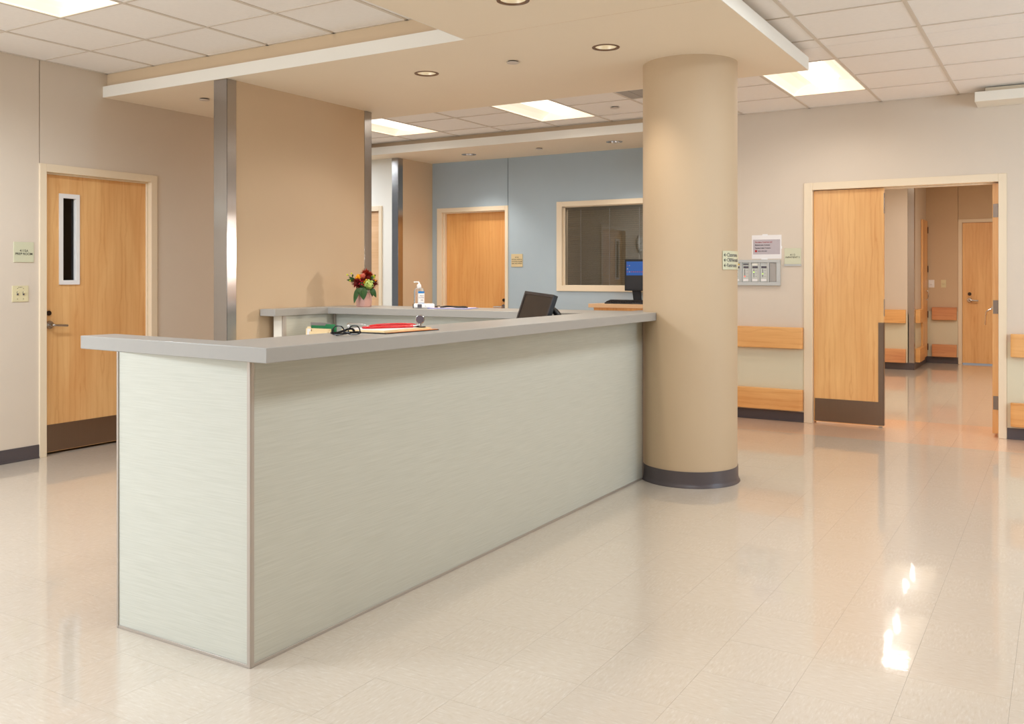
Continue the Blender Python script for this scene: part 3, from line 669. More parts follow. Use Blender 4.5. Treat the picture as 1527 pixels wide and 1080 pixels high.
# ------------------------------------------------------------------ reception desk, front run
rd = empty('reception_desk', (-2.45, 3.9, 0), 'pale green laminate reception desk front with aluminium edge strips', 'desk')
HB = 1.058
obj('end_panel', B((-3.100, -2.471, 2.226, 2.30, .010, HB), (-2.471, -2.402, 2.226, 2.238, .010, HB)), M['lam'], rd)
obj('front_panel', B((-2.47, -2.392, 2.239, 5.640, .010, HB)), M['lam'], rd)
def strip(*bs): obj('trim_strip', B(*bs), M['alu'], rd, bevel=.001)
strip((-2.402, -2.387, 2.221, 2.226, 0, HB), (-2.391, -2.387, 2.226, 2.241, 0, HB))        # corner extrusion
strip((-3.109, -3.100, 2.221, 2.30, 0, HB))
strip((-3.100, -2.402, 2.222, 2.226, .0, .011))
strip((-2.392, -2.388, 2.241, 5.640, .0, .011))
strip((-2.47, -2.388, 5.640, 5.652, 0, HB))
obj('core', B((-3.09, -2.48, 2.302, 2.33, 0, HB), (-2.50, -2.472, 2.332, 5.64, 0, HB)), M['lam'], rd)
obj('inner_worktop', B((-3.15, -2.502, 2.34, 5.50, .73, .76)), M['counter'], rd)
for yy in (3.2, 4.9): obj('support_panel', B((-3.12, -2.505, yy, yy + .03, 0, .73)), M['lam'], rd)

def arc(a0, a1, n, r):
    return [(CXY[0] + r * math.cos(a), CXY[1] + r * math.sin(a)) for a in [a0 + (a1 - a0) * i / n for i in range(n + 1)]]
rr = CR + .0005
a_s = -math.acos((-2.256 - CXY[0]) / rr)           # where the outer edge meets the column
a_e = -math.pi + .02
pts = [(-3.361, 2.239), (-2.256, 2.171)] + arc(a_s, a_e, 10, rr) + [(-2.4465, 5.90), (-2.5025, 5.90), (-2.5025, 5.405), (-2.62, 5.405), (-2.637, 2.331), (-3.343, 2.383)]
b = new(); prism(b, pts, HB, 1.110)
tag(obj('countertop', b, M['counter'], bevel=.0025), 'thick grey L-shaped countertop on the front of the reception desk', 'countertop')

# back run
bd_ = empty('back_desk', (-4.0, 5.5, 0), 'rear run of the reception desk, laminate panels along the tan partition', 'desk')
HC = 1.050
obj('side_panel', B((-5.06, -4.965, 4.952, 5.50, 0, HC)), M['lam'], bd_)
obj('end_panel', B((-5.062, -4.975, 4.944, 4.951, 0, HC)), M['white'], bd_)
obj('trim_strip', B((-4.974, -4.960, 4.940, 4.951, 0, HC), (-4.964, -4.958, 4.951, 4.972, 0, HC)), M['alu'], bd_, bevel=.001)
obj('back_panel', B((-4.96, -2.52, 5.505, 5.56, 0, HC)), M['lam'], bd_)
obj('trim_strip', B((-4.964, -4.948, 5.488, 5.504, .762, HC)), M['alu'], bd_, bevel=.001)
obj('inner_worktop', B((-4.963, -4.35, 4.953, 5.487, .73, .76), (-4.35, -3.16, 5.0, 5.503, .73, .76)), M['counter'], bd_)
obj('support_panel', B((-4.38, -4.35, 4.96, 5.48, 0, .73)), M['lam'], bd_)
b = new(); prism(b, [(-5.099, 4.843), (-4.945, 4.843), (-4.945, 5.407), (-2.504, 5.407), (-2.504, 5.90), (-5.099, 5.90)], HC, 1.102)
tag(obj('countertop', b, M['counter'], bevel=.0025), 'rear grey countertop carrying the flowers and hand sanitizer', 'countertop')

# ------------------------------------------------------------------ alcove desk, computer, keyboard
ad = empty('standing_desk', (-3.7, 9.0, 0), 'tall pale wood desk under the alcove window', 'desk')
obj('desk_top', B((-4.305, -3.11, 8.71, 9.262, 1.012, 1.052)), M['desk_wood'], ad, bevel=.002)
obj('cabinet', B((-4.255, -3.13, 8.74, 9.255, 0, 1.012)), M['door_dark'], ad)
def monitor(T, wd, ht, th, parts_parent, bez=.016):
    b = new(); box(b, -wd / 2, wd / 2, 0, th, 0, ht, T); obj('casing', b, M['black'], parts_parent, bevel=.004)
k1 = empty('computer_monitor', (-3.77, 9.05, 1.052), 'black monitor with a blue desktop picture on the tall alcove desk', 'monitor')
MX0, MX1, MZ0, MZ1, MY = -4.03, -3.50, 1.186, 1.524, 9.03
obj('bezel', B((MX0, MX1, MY, MY + .035, MZ0, MZ1)), M['black'], k1, bevel=.004)
M['desk_blue'] = emit('blue_desktop', rgb(16, 78, 150), .9); M['desk_dark'] = emit('dark_desktop', rgb(26, 22, 20), .5); M['icon'] = emit('icon_red', rgb(190, 70, 60), .6); M['icon2'] = emit('icon_pale', rgb(190, 180, 150), .6)
for k_ in ('desk_blue', 'desk_dark', 'icon', 'icon2'): M[k_].node_tree.nodes['Principled BSDF'].inputs['Base Color'].default_value = (.01, .01, .012, 1)
sc = obj('screen', B((MX0 + .02, MX1 - .02, MY - .001, MY + .002, MZ0 + .02, MZ1 - .022)), M['desk_dark'], k1)
zs = MZ1 - .022 - .15
obj('desktop_picture', B((MX0 + .022, MX1 - .022, MY - .0016, MY, zs, MZ1 - .024)), M['desk_blue'], sc)
bb = new()
for k in range(8): box(bb, MX0 + .03 + k * .024, MX0 + .040 + k * .024, MY - .0024, MY - .001, zs + .032, zs + .042)
box(bb, MX0 + .03, MX0 + .038, MY - .0024, MY - .001, zs + .10, zs + .108)
tag(obj('icons', bb, M['icon'], sc), kind='stuff')
bb = new(); box(bb, MX0 + .03, MX0 + .042, MY - .0024, MY - .001, zs + .064, zs + .076); box(bb, MX0 + .053, MX0 + .063, MY - .0024, MY - .001, zs + .10, zs + .107); box(bb, MX0 + .054, MX0 + .064, MY - .003, MY - .0022, zs + .032, zs + .042)
tag(obj('icons', bb, M['icon2'], sc), kind='stuff')
b = new(); lathe(b, [(0, 0), (.11, 0), (.11, .008), (.09, .014), (0, .016)], (-3.90, 9.10, 1.052), 32); obj('stand_base', b, M['black'], k1, smooth=True)
b = new(); prism(b, [(-.13, .0), (-.05, .0), (-.06, .2), (-.16, .2)], 0, .03, Matrix.Translation((-3.815, 9.11, 1.06)) @ FACE_NY.to_4x4()); obj('stand_neck', b, M['black'], k1)
kb = empty('keyboard', (-3.92, 8.90, 1.052), 'black keyboard in front of the alcove monitor', 'keyboard')
b = new(); prism(b, [(0, 0), (.15, 0), (.15, .030), (.135, .034), (.01, .014), (0, .008)], 0, .44, Matrix.Translation((-4.16, 8.80, 1.0525)) @ Matrix(((0, 0, 1), (1, 0, 0), (0, 1, 0))).to_4x4())
obj('base', b, M['black'], kb, bevel=.003)
bk = new()
for r in range(5):
    for c in range(15): box(bk, -4.15 + c * .0282, -4.15 + c * .0282 + .024, 8.822 + r * .024, 8.822 + r * .024 + .019, 1.068 + r * .0037, 1.078 + r * .0037)
tag(obj('keys', bk, M['screen_off'], kb, bevel=0), kind='stuff')

# tilted dark monitor standing on the inner worktop
mo = empty('computer_monitor', (-2.62, 4.60, .76), 'switched-off black monitor leaning above the front counter', 'monitor')
TL, TR, BL = Vector((-2.67, 4.579, 1.261)), Vector((-2.384, 4.401, 1.245)), Vector((-2.671, 4.52, 1.111))
sh_ = Vector((-.34, .60, 0))
# same sight lines, placed further back over the inner worktop
def push(P, k): c = Vector((0, 0, 1.35)); return c + (P - c) * k
TL, TR, BL = push(TL, 1.13), push(TR, 1.13), push(BL, 1.13)
e1 = (TR - TL).normalized(); e2 = (BL - TL); e2 = (e2 - e1 * e2.dot(e1)).normalized(); e3 = e1.cross(e2)   # e3 points away from the viewer
if e3.y < 0: e3 = -e3
Wm, Hm, Tm = (TR - TL).length, .30, .034
T = Matrix(((e1.x, e3.x, -e2.x, TL.x), (e1.y, e3.y, -e2.y, TL.y), (e1.z, e3.z, -e2.z, TL.z), (0, 0, 0, 1)))
b = new(); box(b, 0, Wm, 0.004, Tm, -Hm, 0, T); obj('casing', b, M['black'], mo, bevel=.004)
b = new()
for q in ((0, Wm, 0, .006, -.018, 0), (0, Wm, 0, .006, -Hm, -Hm + .02), (0, .018, 0, .006, -Hm + .02, -.018), (Wm - .018, Wm, 0, .006, -Hm + .02, -.018)): box(b, *q, T)
M['bezel'] = plain('dark_grey_bezel', rgb(48, 45, 47), .3); obj('bezel', b, M['bezel'], mo)
b = new(); box(b, .018, Wm - .018, .003, .0045, -Hm + .02, -.018, T); obj('screen', b, M['screen_off'], mo)
pc = T @ Vector((Wm * .55, Tm, -.10)); 
b = new(); ap = [T @ Vector((Wm * .62, Tm, -.07)), T @ Vector((Wm * .80, Tm + .06, -.09)), T @ Vector((Wm * .86, Tm + .11, -.15)), T @ Vector((Wm * .84, Tm + .12, -.24))]
ap.append(Vector((ap[-1].x - .02, ap[-1].y + .0, .772)))
tube(b, spline(ap, 6), .021, 12); obj('stand_arm', b, M['black'], mo, smooth=True)
b = new(); lathe(b, [(0, 0), (.12, 0), (.12, .008), (.1, .014), (0, .016)], (ap[-1].x, ap[-1].y, .7605), 32); obj('stand_base', b, M['black'], mo, smooth=True)
MONBASE = ap[-1]

# ------------------------------------------------------------------ file sorter on the side worktop
fs = empty('file_sorter', (-4.75, 5.10, .76), 'smoky file sorter full of manila and green folders behind the counter', 'file holder')
fx, fy = -4.75, 5.08
def card(name, x0, x1, y, z1, m, lab=None, tab=None, lean=.03, z0=.775):
    b = new(); a = [(x0, z0), (x1, z0), (x1, z1), (x0, z1)] if not tab else [(x0, z0), (x1, z0), (x1, z1), (tab[1], z1), (tab[1] - .006, z1 + .012), (tab[0] + .006, z1 + .012), (tab[0], z1), (x0, z1)]
    q0 = [b.verts.new((p[0], y + (p[1] - z0) * lean, p[1])) for p in a]; q1 = [b.verts.new((p[0], y + .003 + (p[1] - z0) * lean, p[1])) for p in a]; n = len(a)
    b.faces.new(q0); b.faces.new(q1[::-1])
    for i in range(n): b.faces.new((q0[i], q0[(i + 1) % n], q1[(i + 1) % n], q1[i]))
    o = obj(name, b, m, fs)
    if lab: o['label'] = lab
    return o
obj('tray', B((fx - .13, fx + .15, fy - .10, fy + .09, .7605, .775)), M['smoke'], fs, bevel=.003)
card('divider', fx - .145, fx + .06, fy + .075, .995, M['smoke'])
card('divider', fx + .02, fx + .12, fy + .065, .985, M['smoke'])
card('folder', fx - .11, fx + .14, fy + .045, .975, M['green'], 'green folder with tab', (fx + .03, fx + .13))
card('folder', fx - .09, fx + .12, fy + .028, .962, M['green'], 'green folder')
card('folder', fx - .13, fx + .12, fy + .010, .955, M['manila'], 'manila folder', (fx - .12, fx - .08))
card('card', fx - .105, fx - .07, fy - .004, .952, M['paper'], 'white card with green edge')
card('folder', fx - .03, fx + .14, fy - .02, .942, M['manila'], 'manila folder', (fx + .03, fx + .12))
card('folder', fx - .05, fx + .13, fy - .04, .935, M['manila'], 'manila folder')

# ------------------------------------------------------------------ signs, switches, wall gear
def sign(name, wall, a0, a1, z0, z1, m, label, lines, th=.006, cat='sign'):
    a0, a1 = min(a0, a1), max(a0, a1); cx_ = (a0 + a1) / 2
    if wall[0] == 'x':
        x = wall[1]; o = obj(name, B((x, x + th, a0, a1, z0, z1)), m, bevel=.001); rot = FACE_PX
        pos = lambda u, z: (x + th + .0003, u, z)
    else:
        y = wall[1]; o = obj(name, B((a0, a1, y - th, y, z0, z1)), m, bevel=.001); rot = FACE_NY
        pos = lambda u, z: (u, y - th - .0003, z)
    tag(o, label, cat)
    for s, size, z, mm in lines: text(s, size, pos(cx_, z), rot, mm, o, bold=size * .004)
    return o
sign('room_sign', ('x', WL), 3.797, 3.947, 1.447, 1.594, M['sign'], 'square pale sign reading 4115A PREP ROOM left of the door', [('4115A', .024, 1.530, M['ink']), ('PREP ROOM', .024, 1.507, M['ink'])])
sw = sign('light_switch', ('x', WL), 3.786, 3.906, 1.160, 1.276, M['ivory'], 'ivory double toggle switch plate under the prep room sign', [], cat='switch')
for k, yy in enumerate((3.824, 3.868)):
    b = B((WL + .006, WL + .009, yy - .006, yy + .006, 1.207, 1.232)); obj('switch_slot', b, M['ink_grey'], sw)
    b = new(); box(b, 0, .02, -.004, .004, -.004, .004, Matrix.Translation((WL + .007, yy, 1.222)) @ Matrix.Rotation(math.radians(-25), 4, 'Y')); obj('toggle', b, M['ivory'], sw)
    for zz in (1.18, 1.256):
        b = new(); plate_cyl(b, .003, .0015, (WL + .006, yy, zz), 'x', 8); obj('screw', b, M['chrome'], sw)
text('POWER  I', .008, (WL + .0065, 3.846, 1.265), FACE_PX, M['ink_grey'], sw)

s2 = sign('room_sign', ('y', WY), -2.214, -2.064, 1.455, 1.603, M['sign'], 'square pale sign reading 4112 INPATIENT 2 beside the double door', [('4112', .024, 1.541, M['ink']), ('INPATIENT 2', .0225, 1.518, M['ink'])])
obj('slot_rail', B((-2.216, -2.062, WY - .012, WY, 1.439, 1.454)), M['grey_plastic'], s2)
sign('room_sign', ('y', 9.27), -5.592, -5.437, 1.451, 1.604, M['sign_tan'], 'small tan sign with four black lines between alcove door and window',
     [('4110', .023, 1.564, M['ink']), ('VIRTUAL HOSPITAL', .0165, 1.539, M['ink']), ('CONTROL ROOM', .0175, 1.515, M['ink']), ('AND TECH OFFICE', .0165, 1.491, M['ink'])])
pp = sign('notice_sheet', ('y', WY), -2.520, -2.242, 1.507, 1.730, M['paper'], 'laminated white notice with grey box taped above the alarm panel', [], th=.0015, cat='notice')
obj('printed_box', B((-2.508, -2.255, WY - .0022, WY - .0012, 1.549, 1.688)), M['paper_grey'], pp)
for s, z, mm, sz in (('Fire alarm: Code Red drill', 1.663, M['ink_red'], .017), ('Medical code: 4 minutes', 1.636, M['ink'], .016), ('Standard code: 3 minutes', 1.608, M['ink'], .016), ('Before the event', 1.580, M['ink_grey'], .014)):
    text(s, sz, (-2.489 if sz > .015 else -2.462, WY - .0028, z), FACE_NY, mm, pp, align='LEFT', bold=.0002, sx=.9)
obj('emblem', B((-2.490, -2.470, WY - .003, WY - .002, 1.570, 1.590)), M['ink_red'], pp)
for q in ((-2.42, -2.37, WY - .003, WY - .0018, 1.722, 1.738), (-2.25, -2.236, WY - .003, WY - .0018, 1.60, 1.625), (-2.43, -2.37, WY - .003, WY - .0018, 1.500, 1.514)): obj('tape', B(q), M['plastic_white'], pp)

ap_ = empty('alarm_panel', (-2.55, WY, 1.255), 'grey medical gas alarm panel with dark displays beside the column', 'alarm panel')
mods = [(-2.70, -2.623, 0), (-2.607, -2.536, 1), (-2.521, -2.449, 2), (-2.437, -2.365, 3), (-2.350, -2.282, 4)]
fr = [(-2.75, -2.248, WY - .03, WY - .012, 1.472, 1.497), (-2.75, -2.248, WY - .03, WY - .012, 1.257, 1.290), (-2.282, -2.248, WY - .03, WY - .012, 1.290, 1.472), (-2.75, -2.248, WY - .012, WY, 1.255, 1.499)]
for (a, b_, _), (c, d_, _) in zip(mods, mods[1:]): fr.append((b_, c, WY - .03, WY - .012, 1.29, 1.472))
fr.append((-2.75, -2.70, WY - .03, WY - .012, 1.29, 1.472))
obj('panel_frame', B(*fr), M['grey_plastic'], ap_, bevel=.002)
M['yellow'] = plain('yellow_label', rgb(230, 190, 40), .5); M['led_r'] = emit('red_led', (1, .1, .05, 1), 2.0); M['led_g'] = emit('green_led', (.5, .9, .1, 1), 1.2); M['disp'] = plain('dark_red_display', rgb(50, 12, 12), .3)
heads = [M['yellow'], M['ink_grey'], M['white'], M['grey_plastic'], None]
for k, (x0, x1, i) in enumerate(mods):
    mo_ = obj('module', B((x0 + .002, x1 - .002, WY - .02, WY - .012, 1.293, 1.470)), M['grey_module'] if i < 4 else M['vent'], ap_, bevel=.001)
    if i < 4:
        obj('header_label', B((x0 + .01, x1 - .01, WY - .0212, WY - .0195, 1.448, 1.462)), heads[i], mo_)
        obj('display', B((x0 + .012, x1 - .010, WY - .0216, WY - .0195, 1.418, 1.438)), M['disp'], mo_)
        obj('name_tag', B((x0 + .010, x1 - .012, WY - .0212, WY - .0195, 1.296, 1.318)), M['paper'], mo_)
        b = new()
        for q in range(9): box(b, x0 + .022, x0 + .029, WY - .0214, WY - .0195, 1.336 + q * .0085, 1.341 + q * .0085)
        tag(obj('level_bars', b, M['ink'], mo_), kind='stuff')
        b = new()
        for q in range(3): box(b, x0 + .038, x0 + .056, WY - .0212, WY - .0195, 1.341 + q * .028, 1.3425 + q * .028)
        tag(obj('scale_marks', b, M['ink_grey'], mo_), kind='stuff')
        zl = (1.358, 1.337, 1.378, 1.362)[i]
        obj('led', B((x0 + .021, x0 + .030, WY - .0222, WY - .0205, zl, zl + .008)), M['led_r'] if i == 1 else M['led_g'], mo_)

# curved directional plaque on the column
A0, A1, RS = None, None, CR + .004
cam_dir = math.atan2(-CXY[1], -CXY[0])            # direction from the column to the viewer
A0 = cam_dir + math.radians(41); A1 = cam_dir + math.radians(86)
ds = empty('direction_sign', (CXY[0], CXY[1], 1.42), 'curved pale directory plaque with left arrows on the column side', 'sign')
b = new(); lathe(b, [(CR + .0003, 1.388), (RS, 1.388), (RS, 1.508), (CR + .0003, 1.508)], (CXY[0], CXY[1], 0), 16, a0=A0, a1=A1); obj('plaque', b, M['sign'], ds, smooth=True)
def wrap(u0, z0):
    def f(p):
        a = A0 + (u0 + p.x) / RS; r = RS + .0006 + max(0, p.z)
        return Vector((CXY[0] + r * math.cos(a), CXY[1] + r * math.sin(a), z0 + p.y))
    return f
for s, z in (('Classrooms', 1.482), ('OB/Neonatal', 1.449), ('Restrooms', 1.415)):
    text(s, .034, None, None, M['ink_grey'], ds, align='LEFT', post=wrap(.040, z), bold=.0001, sx=.85)
    b = new(); f = wrap(.022, z)
    for q in (((-.012, -.0016), (.013, -.0016), (.013, .0016), (-.012, .0016)), ((-.012, 0), (-.0015, .011), (.0015, .009), (-.007, 0)), ((-.012, 0), (-.007, 0), (.0015, -.009), (-.0015, -.011))):
        b.faces.new([b.verts.new(f(Vector((p[0], p[1], .0006)))) for p in q])
    obj('arrow', b, M['ink'], ds)

# corridor switches
for x0, x1, lab, m in ((-1.783, -1.701, 'white dimmer switch plate on the far corridor wall', M['plastic_white']), (-1.607, -1.537, 'ivory toggle switch plate on the far corridor wall', M['ivory'])):
    o = sign('light_switch', ('y', CY2), x0, x1, 1.165, 1.283, m, lab, [], cat='switch')
    b = new(); plate_cyl(b, .016, .014, ((x0 + x1) / 2, CY2 - .006, 1.224), 'y', 16); obj('knob', b, m, o, smooth=True)
# wall clock on the left wall (out of frame, mirrored in the alcove window)
cl = empty('wall_clock', (WL, 3.42, 1.92), 'round white wall clock mirrored in the dark alcove window', 'clock')
RX = Matrix.Translation((WL, 3.42, 1.92)) @ Matrix.Rotation(R90, 4, 'Y')
b = new(); lathe(b, [(0, 0), (.16, 0), (.16, .03), (.148, .038), (.144, .030), (0, .030)], (0, 0, 0), 40, mat=RX); obj('case', b, M['grey_plastic'], cl, smooth=True)
b = new(); lathe(b, [(0, .031), (.142, .031)], (0, 0, 0), 40, mat=RX); obj('face', b, M['white'], cl)
for ang, ln, wdt in ((.8, .10, .005), (-1.6, .07, .008)):
    b = new(); box(b, .033, .035, -wdt / 2, wdt / 2, -.01, ln, Matrix.Translation((WL, 3.42, 1.92)) @ Matrix.Rotation(ang, 4, 'X')); obj('hand', b, M['ink'], cl)

# ------------------------------------------------------------------ flowers
fa = empty('flower_arrangement', (-4.76, 5.62, 1.102), 'autumn bouquet of red mums and green hydrangea in a pink pot', 'flowers')
FC = Vector((-4.76, 5.62, 1.102))
M['pot'] = plain('dusty_pink_ceramic', rgb(206, 160, 148), .3); M['leaf'] = plain('dark_green_leaf', rgb(38, 74, 16), .45, var=.25, scale=40)
M['mum'] = plain('dark_red_petal', rgb(128, 24, 18), .55, var=.35, scale=60); M['mum2'] = plain('rust_orange_petal', rgb(166, 50, 24), .55, var=.35, scale=60)
M['yel'] = plain('yellow_petal', rgb(240, 176, 10), .5, var=.15, scale=80); M['lime'] = plain('lime_petal', rgb(204, 208, 60), .5, var=.15, scale=80)
M['hyd'] = plain('pale_green_petal', rgb(198, 214, 122), .5, var=.2, scale=90); M['pink'] = plain('salmon_rose_petal', rgb(224, 120, 96), .5, var=.12, scale=60)
M['stem'] = plain('green_stem', rgb(70, 110, 40), .5); M['berry'] = plain('crimson_berry', rgb(170, 20, 44), .3)
b = new(); lathe(b, [(0, 0), (.056, 0), (.060, .01), (.066, .112), (.062, .112), (.057, .09), (0, .088)], tuple(FC), 8); obj('pot', b, M['pot'], fa, bevel=.004)
view = (Vector((0, 0, 1.35)) - FC); view.z = 0; view.normalize(); side = Vector((-view.y, view.x, 0))   # side: to the right seen from the camera
def fp(u, z, d=0.0): return FC + side * u + view * d + Vector((0, 0, z))
def petal(bm, c, dirv, ln, wd, cup=.3):
    d = dirv.normalized(); s = d.cross(Vector((.3, .2, .93)));
    if s.length < .05: s = d.cross(Vector((1, 0, 0)))
    s.normalize(); n = s.cross(d)
    p = [c, c + d * ln * .5 + s * wd + n * ln * cup * .4, c + d * ln + n * ln * cup, c + d * ln * .5 - s * wd + n * ln * cup * .4, c + d * ln * .55 + n * ln * cup * .05]
    v = [bm.verts.new(q) for q in p]
    for q in ((0, 1, 4), (1, 2, 4), (2, 3, 4), (3, 0, 4)): bm.faces.new([v[i] for i in q])
def rnd(): 
    v = Vector((random.gauss(0, 1), random.gauss(0, 1), random.gauss(0, 1))); return v.normalized()
def mum(name, u, z, d, r, m, n=130):
    bm = new(); c = fp(u, z, d)
    for _ in range(n):
        v = rnd(); v = (v + view * .35 + Vector((0, 0, .25))).normalized(); petal(bm, c + v * r * .35, v, r * random.uniform(.5, .75), r * .13, random.uniform(-.2, .35))
    lathe(bm, [(0, -r * .5), (r * .45, -r * .2), (r * .5, .1 * r), (r * .3, r * .4), (0, r * .5)], tuple(c), 10)
    o = obj(name, bm, m, fa); return o
def blob(bm, c, r, seg=8):
    lathe(bm, [(0, -r), (r * .7, -r * .7), (r, 0), (r * .7, r * .7), (0, r)], tuple(c), seg)
mum('chrysanthemum', .010, .258, .00, .048, M['mum2']); mum('chrysanthemum', .040, .245, -.01, .040, M['mum2'])
mum('chrysanthemum', -.058, .185, .045, .047, M['mum']); mum('chrysanthemum', .075, .180, .02, .045, M['mum']); mum('chrysanthemum', .030, .215, .03, .035, M['mum'])
mum('chrysanthemum', -.02, .20, .05, .036, M['mum'])
bm = new(); c = fp(.038, .180, .062)
for _ in range(44):
    v = (rnd() + view * .6).normalized(); q = c + v * .036
    for a in range(4):
        t1 = v.cross(rnd()).normalized(); petal(bm, q, (t1 + v * .15), .012, .006, .1)
blob(bm, c, .033, 12); obj('hydrangea', bm, M['hyd'], fa)
bm = new(); c = fp(-.012, .236, .045)
for k in range(26):
    a = k * 2.4; rr_ = .006 + .018 * k / 26; v = (side * math.cos(a) + Vector((0, 0, 1)) * math.sin(a)) * rr_ + view * (.022 - rr_)
    petal(bm, c + v * .4, v + view * .01 + Vector((0, 0, .01)), .022, .014, .3)
blob(bm, c - view * .01, .02); obj('rose', bm, M['pink'], fa)
for u, z, d, r in ((-.036, .240, .04, .017), (-.056, .228, .04, .017), (-.030, .226, .05, .014), (-.048, .246, .03, .014), (.004, .200, .06, .011), (.018, .212, .055, .011), (.000, .190, .065, .010), (.090, .205, .03, .012), (.078, .248, .0, .009)):
    bm = new(); c = fp(u, z, d)
    for _ in range(36): v = rnd(); petal(bm, c + v * r * .6, v, r * .5, r * .3, .2)
    blob(bm, c, r * .8); obj('button_flower', bm, M['yel'], fa)
for u, z, r in ((.072, .232, .020), (-.108, .206, .012)):
    bm = new(); c = fp(u, z, .03)
    for _ in range(30): v = (rnd() + Vector((0, 0, .6))).normalized(); petal(bm, c, v, r * 1.1, r * .5, .35)
    blob(bm, c, r * .7); obj('lime_bloom', bm, M['lime'], fa)
bm = new()
for k in range(14): blob(bm, fp(-.022 + random.uniform(-.016, .02), .196 + random.uniform(-.03, .025), .075 + random.uniform(-.01, .01)), .005, 6)
tag(obj('berries', bm, M['berry'], fa), kind='stuff')
def leafm(u, z, d, dirv, ln, wd, bend=-.3):
    bm = new(); c = fp(u, z, d); D = (side * dirv[0] + Vector((0, 0, dirv[1])) + view * dirv[2]).normalized(); s = D.cross(view).normalized(); n = view
    L, Rr, Cc = [], [], []
    for k in range(7):
        t_ = k / 6; wv_ = wd * math.sin(math.pi * min(1, t_ * .93 + .07)) ** .8 * (1 - t_ * .25); p = c + D * ln * t_ + Vector((0, 0, bend * ln * t_ * t_)) + view * .01 * math.sin(3 * t_)
        L.append(bm.verts.new(p + s * wv_ + n * .004)); Cc.append(bm.verts.new(p)); Rr.append(bm.verts.new(p - s * wv_ + n * .004))
    for k in range(6): bm.faces.new((L[k], L[k + 1], Cc[k + 1], Cc[k])); bm.faces.new((Cc[k], Cc[k + 1], Rr[k + 1], Rr[k]))
    obj('leaf', bm, M['leaf'], fa, smooth=True)
for a in ((-.045, .150, .06, (-.35, -1, .2), .10, .022), (-.01, .150, .075, (.1, -1, .15), .075, .034), (-.035, .150, .07, (.5, -1, .15), .07, .026), (.055, .150, .055, (.6, -.8, .1), .07, .022), (.06, .15, .05, (.1, -1, .1), .055, .018), (.02, .15, .07, (-.4, -.6, .2), .06, .026),
          (-.065, .195, .02, (-.6, .75, .1), .085, .016), (-.075, .20, .02, (-1, .55, .1), .07, .014), (-.09, .235, .0, (.1, 1, 0), .035, .007), (.05, .21, .03, (.5, 1, .1), .06, .012), (.03, .19, .04, (1, .5, .1), .07, .016), (-.02, .165, .06, (0, 1, .2), .05, .02), (.0, .17, .05, (1, .3, .3), .08, .02), (.07, .23, .0, (.6, 1, 0), .045, .01)):
    leafm(*a)
bm = new(); tube(bm, spline([fp(-.03, .12), fp(-.07, .19), fp(-.11, .24), fp(-.128, .252)], 4), .0022, 6)
for k in range(7): a = k * .9; tube(bm, [fp(0, .08), fp(.06 * math.cos(a), .19, .04 * math.sin(a))], .0025, 5)
obj('stems', bm, M['stem'], fa)
bm = new()
for u, z in ((-.130, .254), (-.098, .264)): blob(bm, fp(u, z), .008)
obj('bud', bm, M['lime'], fa)
bm = new(); lathe(bm, [(0, -.03), (.05, -.02), (.06, .02), (.03, .06), (0, .07)], tuple(fp(.005, .155)), 12); obj('foliage_core', bm, M['leaf'], fa, smooth=True)

# ------------------------------------------------------------------ sanitizer, thermometer, clipboard on the rear counter
sb = empty('sanitizer_bottle', (-4.20, 5.60, 1.102), 'clear hand sanitizer pump bottle with a blue and white label', 'bottle')
P = Vector((-4.20, 5.60, 1.1025)); CAMA = math.atan2(-P.y, -P.x)
b = new(); lathe(b, [(0, 0), (.032, 0), (.036, .006), (.036, .130), (.030, .147), (.014, .155), (.014, .160), (0, .160)], (0, 0, 0), 32, mat=Matrix.Translation(P) @ Matrix.Rotation(CAMA + R90, 4, 'Z') @ Matrix.Diagonal((1.1, .8, 1, 1)))
obj('bottle', b, M['clear'], sb, smooth=True)
b = new(); lathe(b, [(0, .150), (.015, .150), (.017, .158), (.017, .176), (.009, .182), (.006, .186), (.006, .196), (0, .196)], tuple(P), 24)
sd_ = Vector((math.cos(CAMA - R90), math.sin(CAMA - R90), 0))
tube(b, [P + Vector((0, 0, .196)) + sd_ * .012, P + Vector((0, 0, .199)), P + Vector((0, 0, .197)) - sd_ * -.04], .0045, 8); obj('pump', b, M['plastic_white'], sb, smooth=True)
M['lab_blue'] = plain('blue_label_print', rgb(30, 120, 190), .4)
def lab(name, z0, z1, m, a0, a1, r=.0368):
    b = new(); lathe(b, [(r, z0), (r, z1)], (0, 0, 0), 14, mat=Matrix.Translation(P) @ Matrix.Rotation(CAMA + R90, 4, 'Z') @ Matrix.Diagonal((1.1, .8, 1, 1)), a0=a0, a1=a1)
    return obj(name, b, m, sb, smooth=True)
q0, q1 = -math.radians(100), -math.radians(5)
LB = lab('label', .030, .128, M['paper'], q0, q1); 
lab('label_band', .112, .128, M['lab_blue'], q0, q1, .0371); lab('label_band', .030, .040, M['lab_blue'], q0, q1, .0371)
def wrapb(s, size, z, m):
    cen = CAMA + math.radians(32)
    def f(p):
        a = cen + p.x / .036; Rm = Matrix.Rotation(CAMA + R90, 4, 'Z') @ Matrix.Diagonal((1.1, .8, 1, 1)) @ Matrix.Rotation(-(CAMA + R90), 4, 'Z')
        return P + (Rm @ Vector((.0375 * math.cos(a), .0375 * math.sin(a), 0))) + Vector((0, 0, z + p.y))
    text(s, size, None, None, m, sb, post=f)
wrapb('Hand', .015, .094, M['ink_grey']); wrapb('Sanitizer', .013, .080, M['ink_grey']); wrapb('70%', .012, .060, M['ink'])
th = empty('thermometer', (-4.09, 5.55, 1.102), 'white handheld device with a small dark display beside the sanitizer', 'device')
Rt = Matrix.Translation((-4.105, 5.535, 1.1025)) @ Matrix.Rotation(math.radians(20), 4, 'Z')
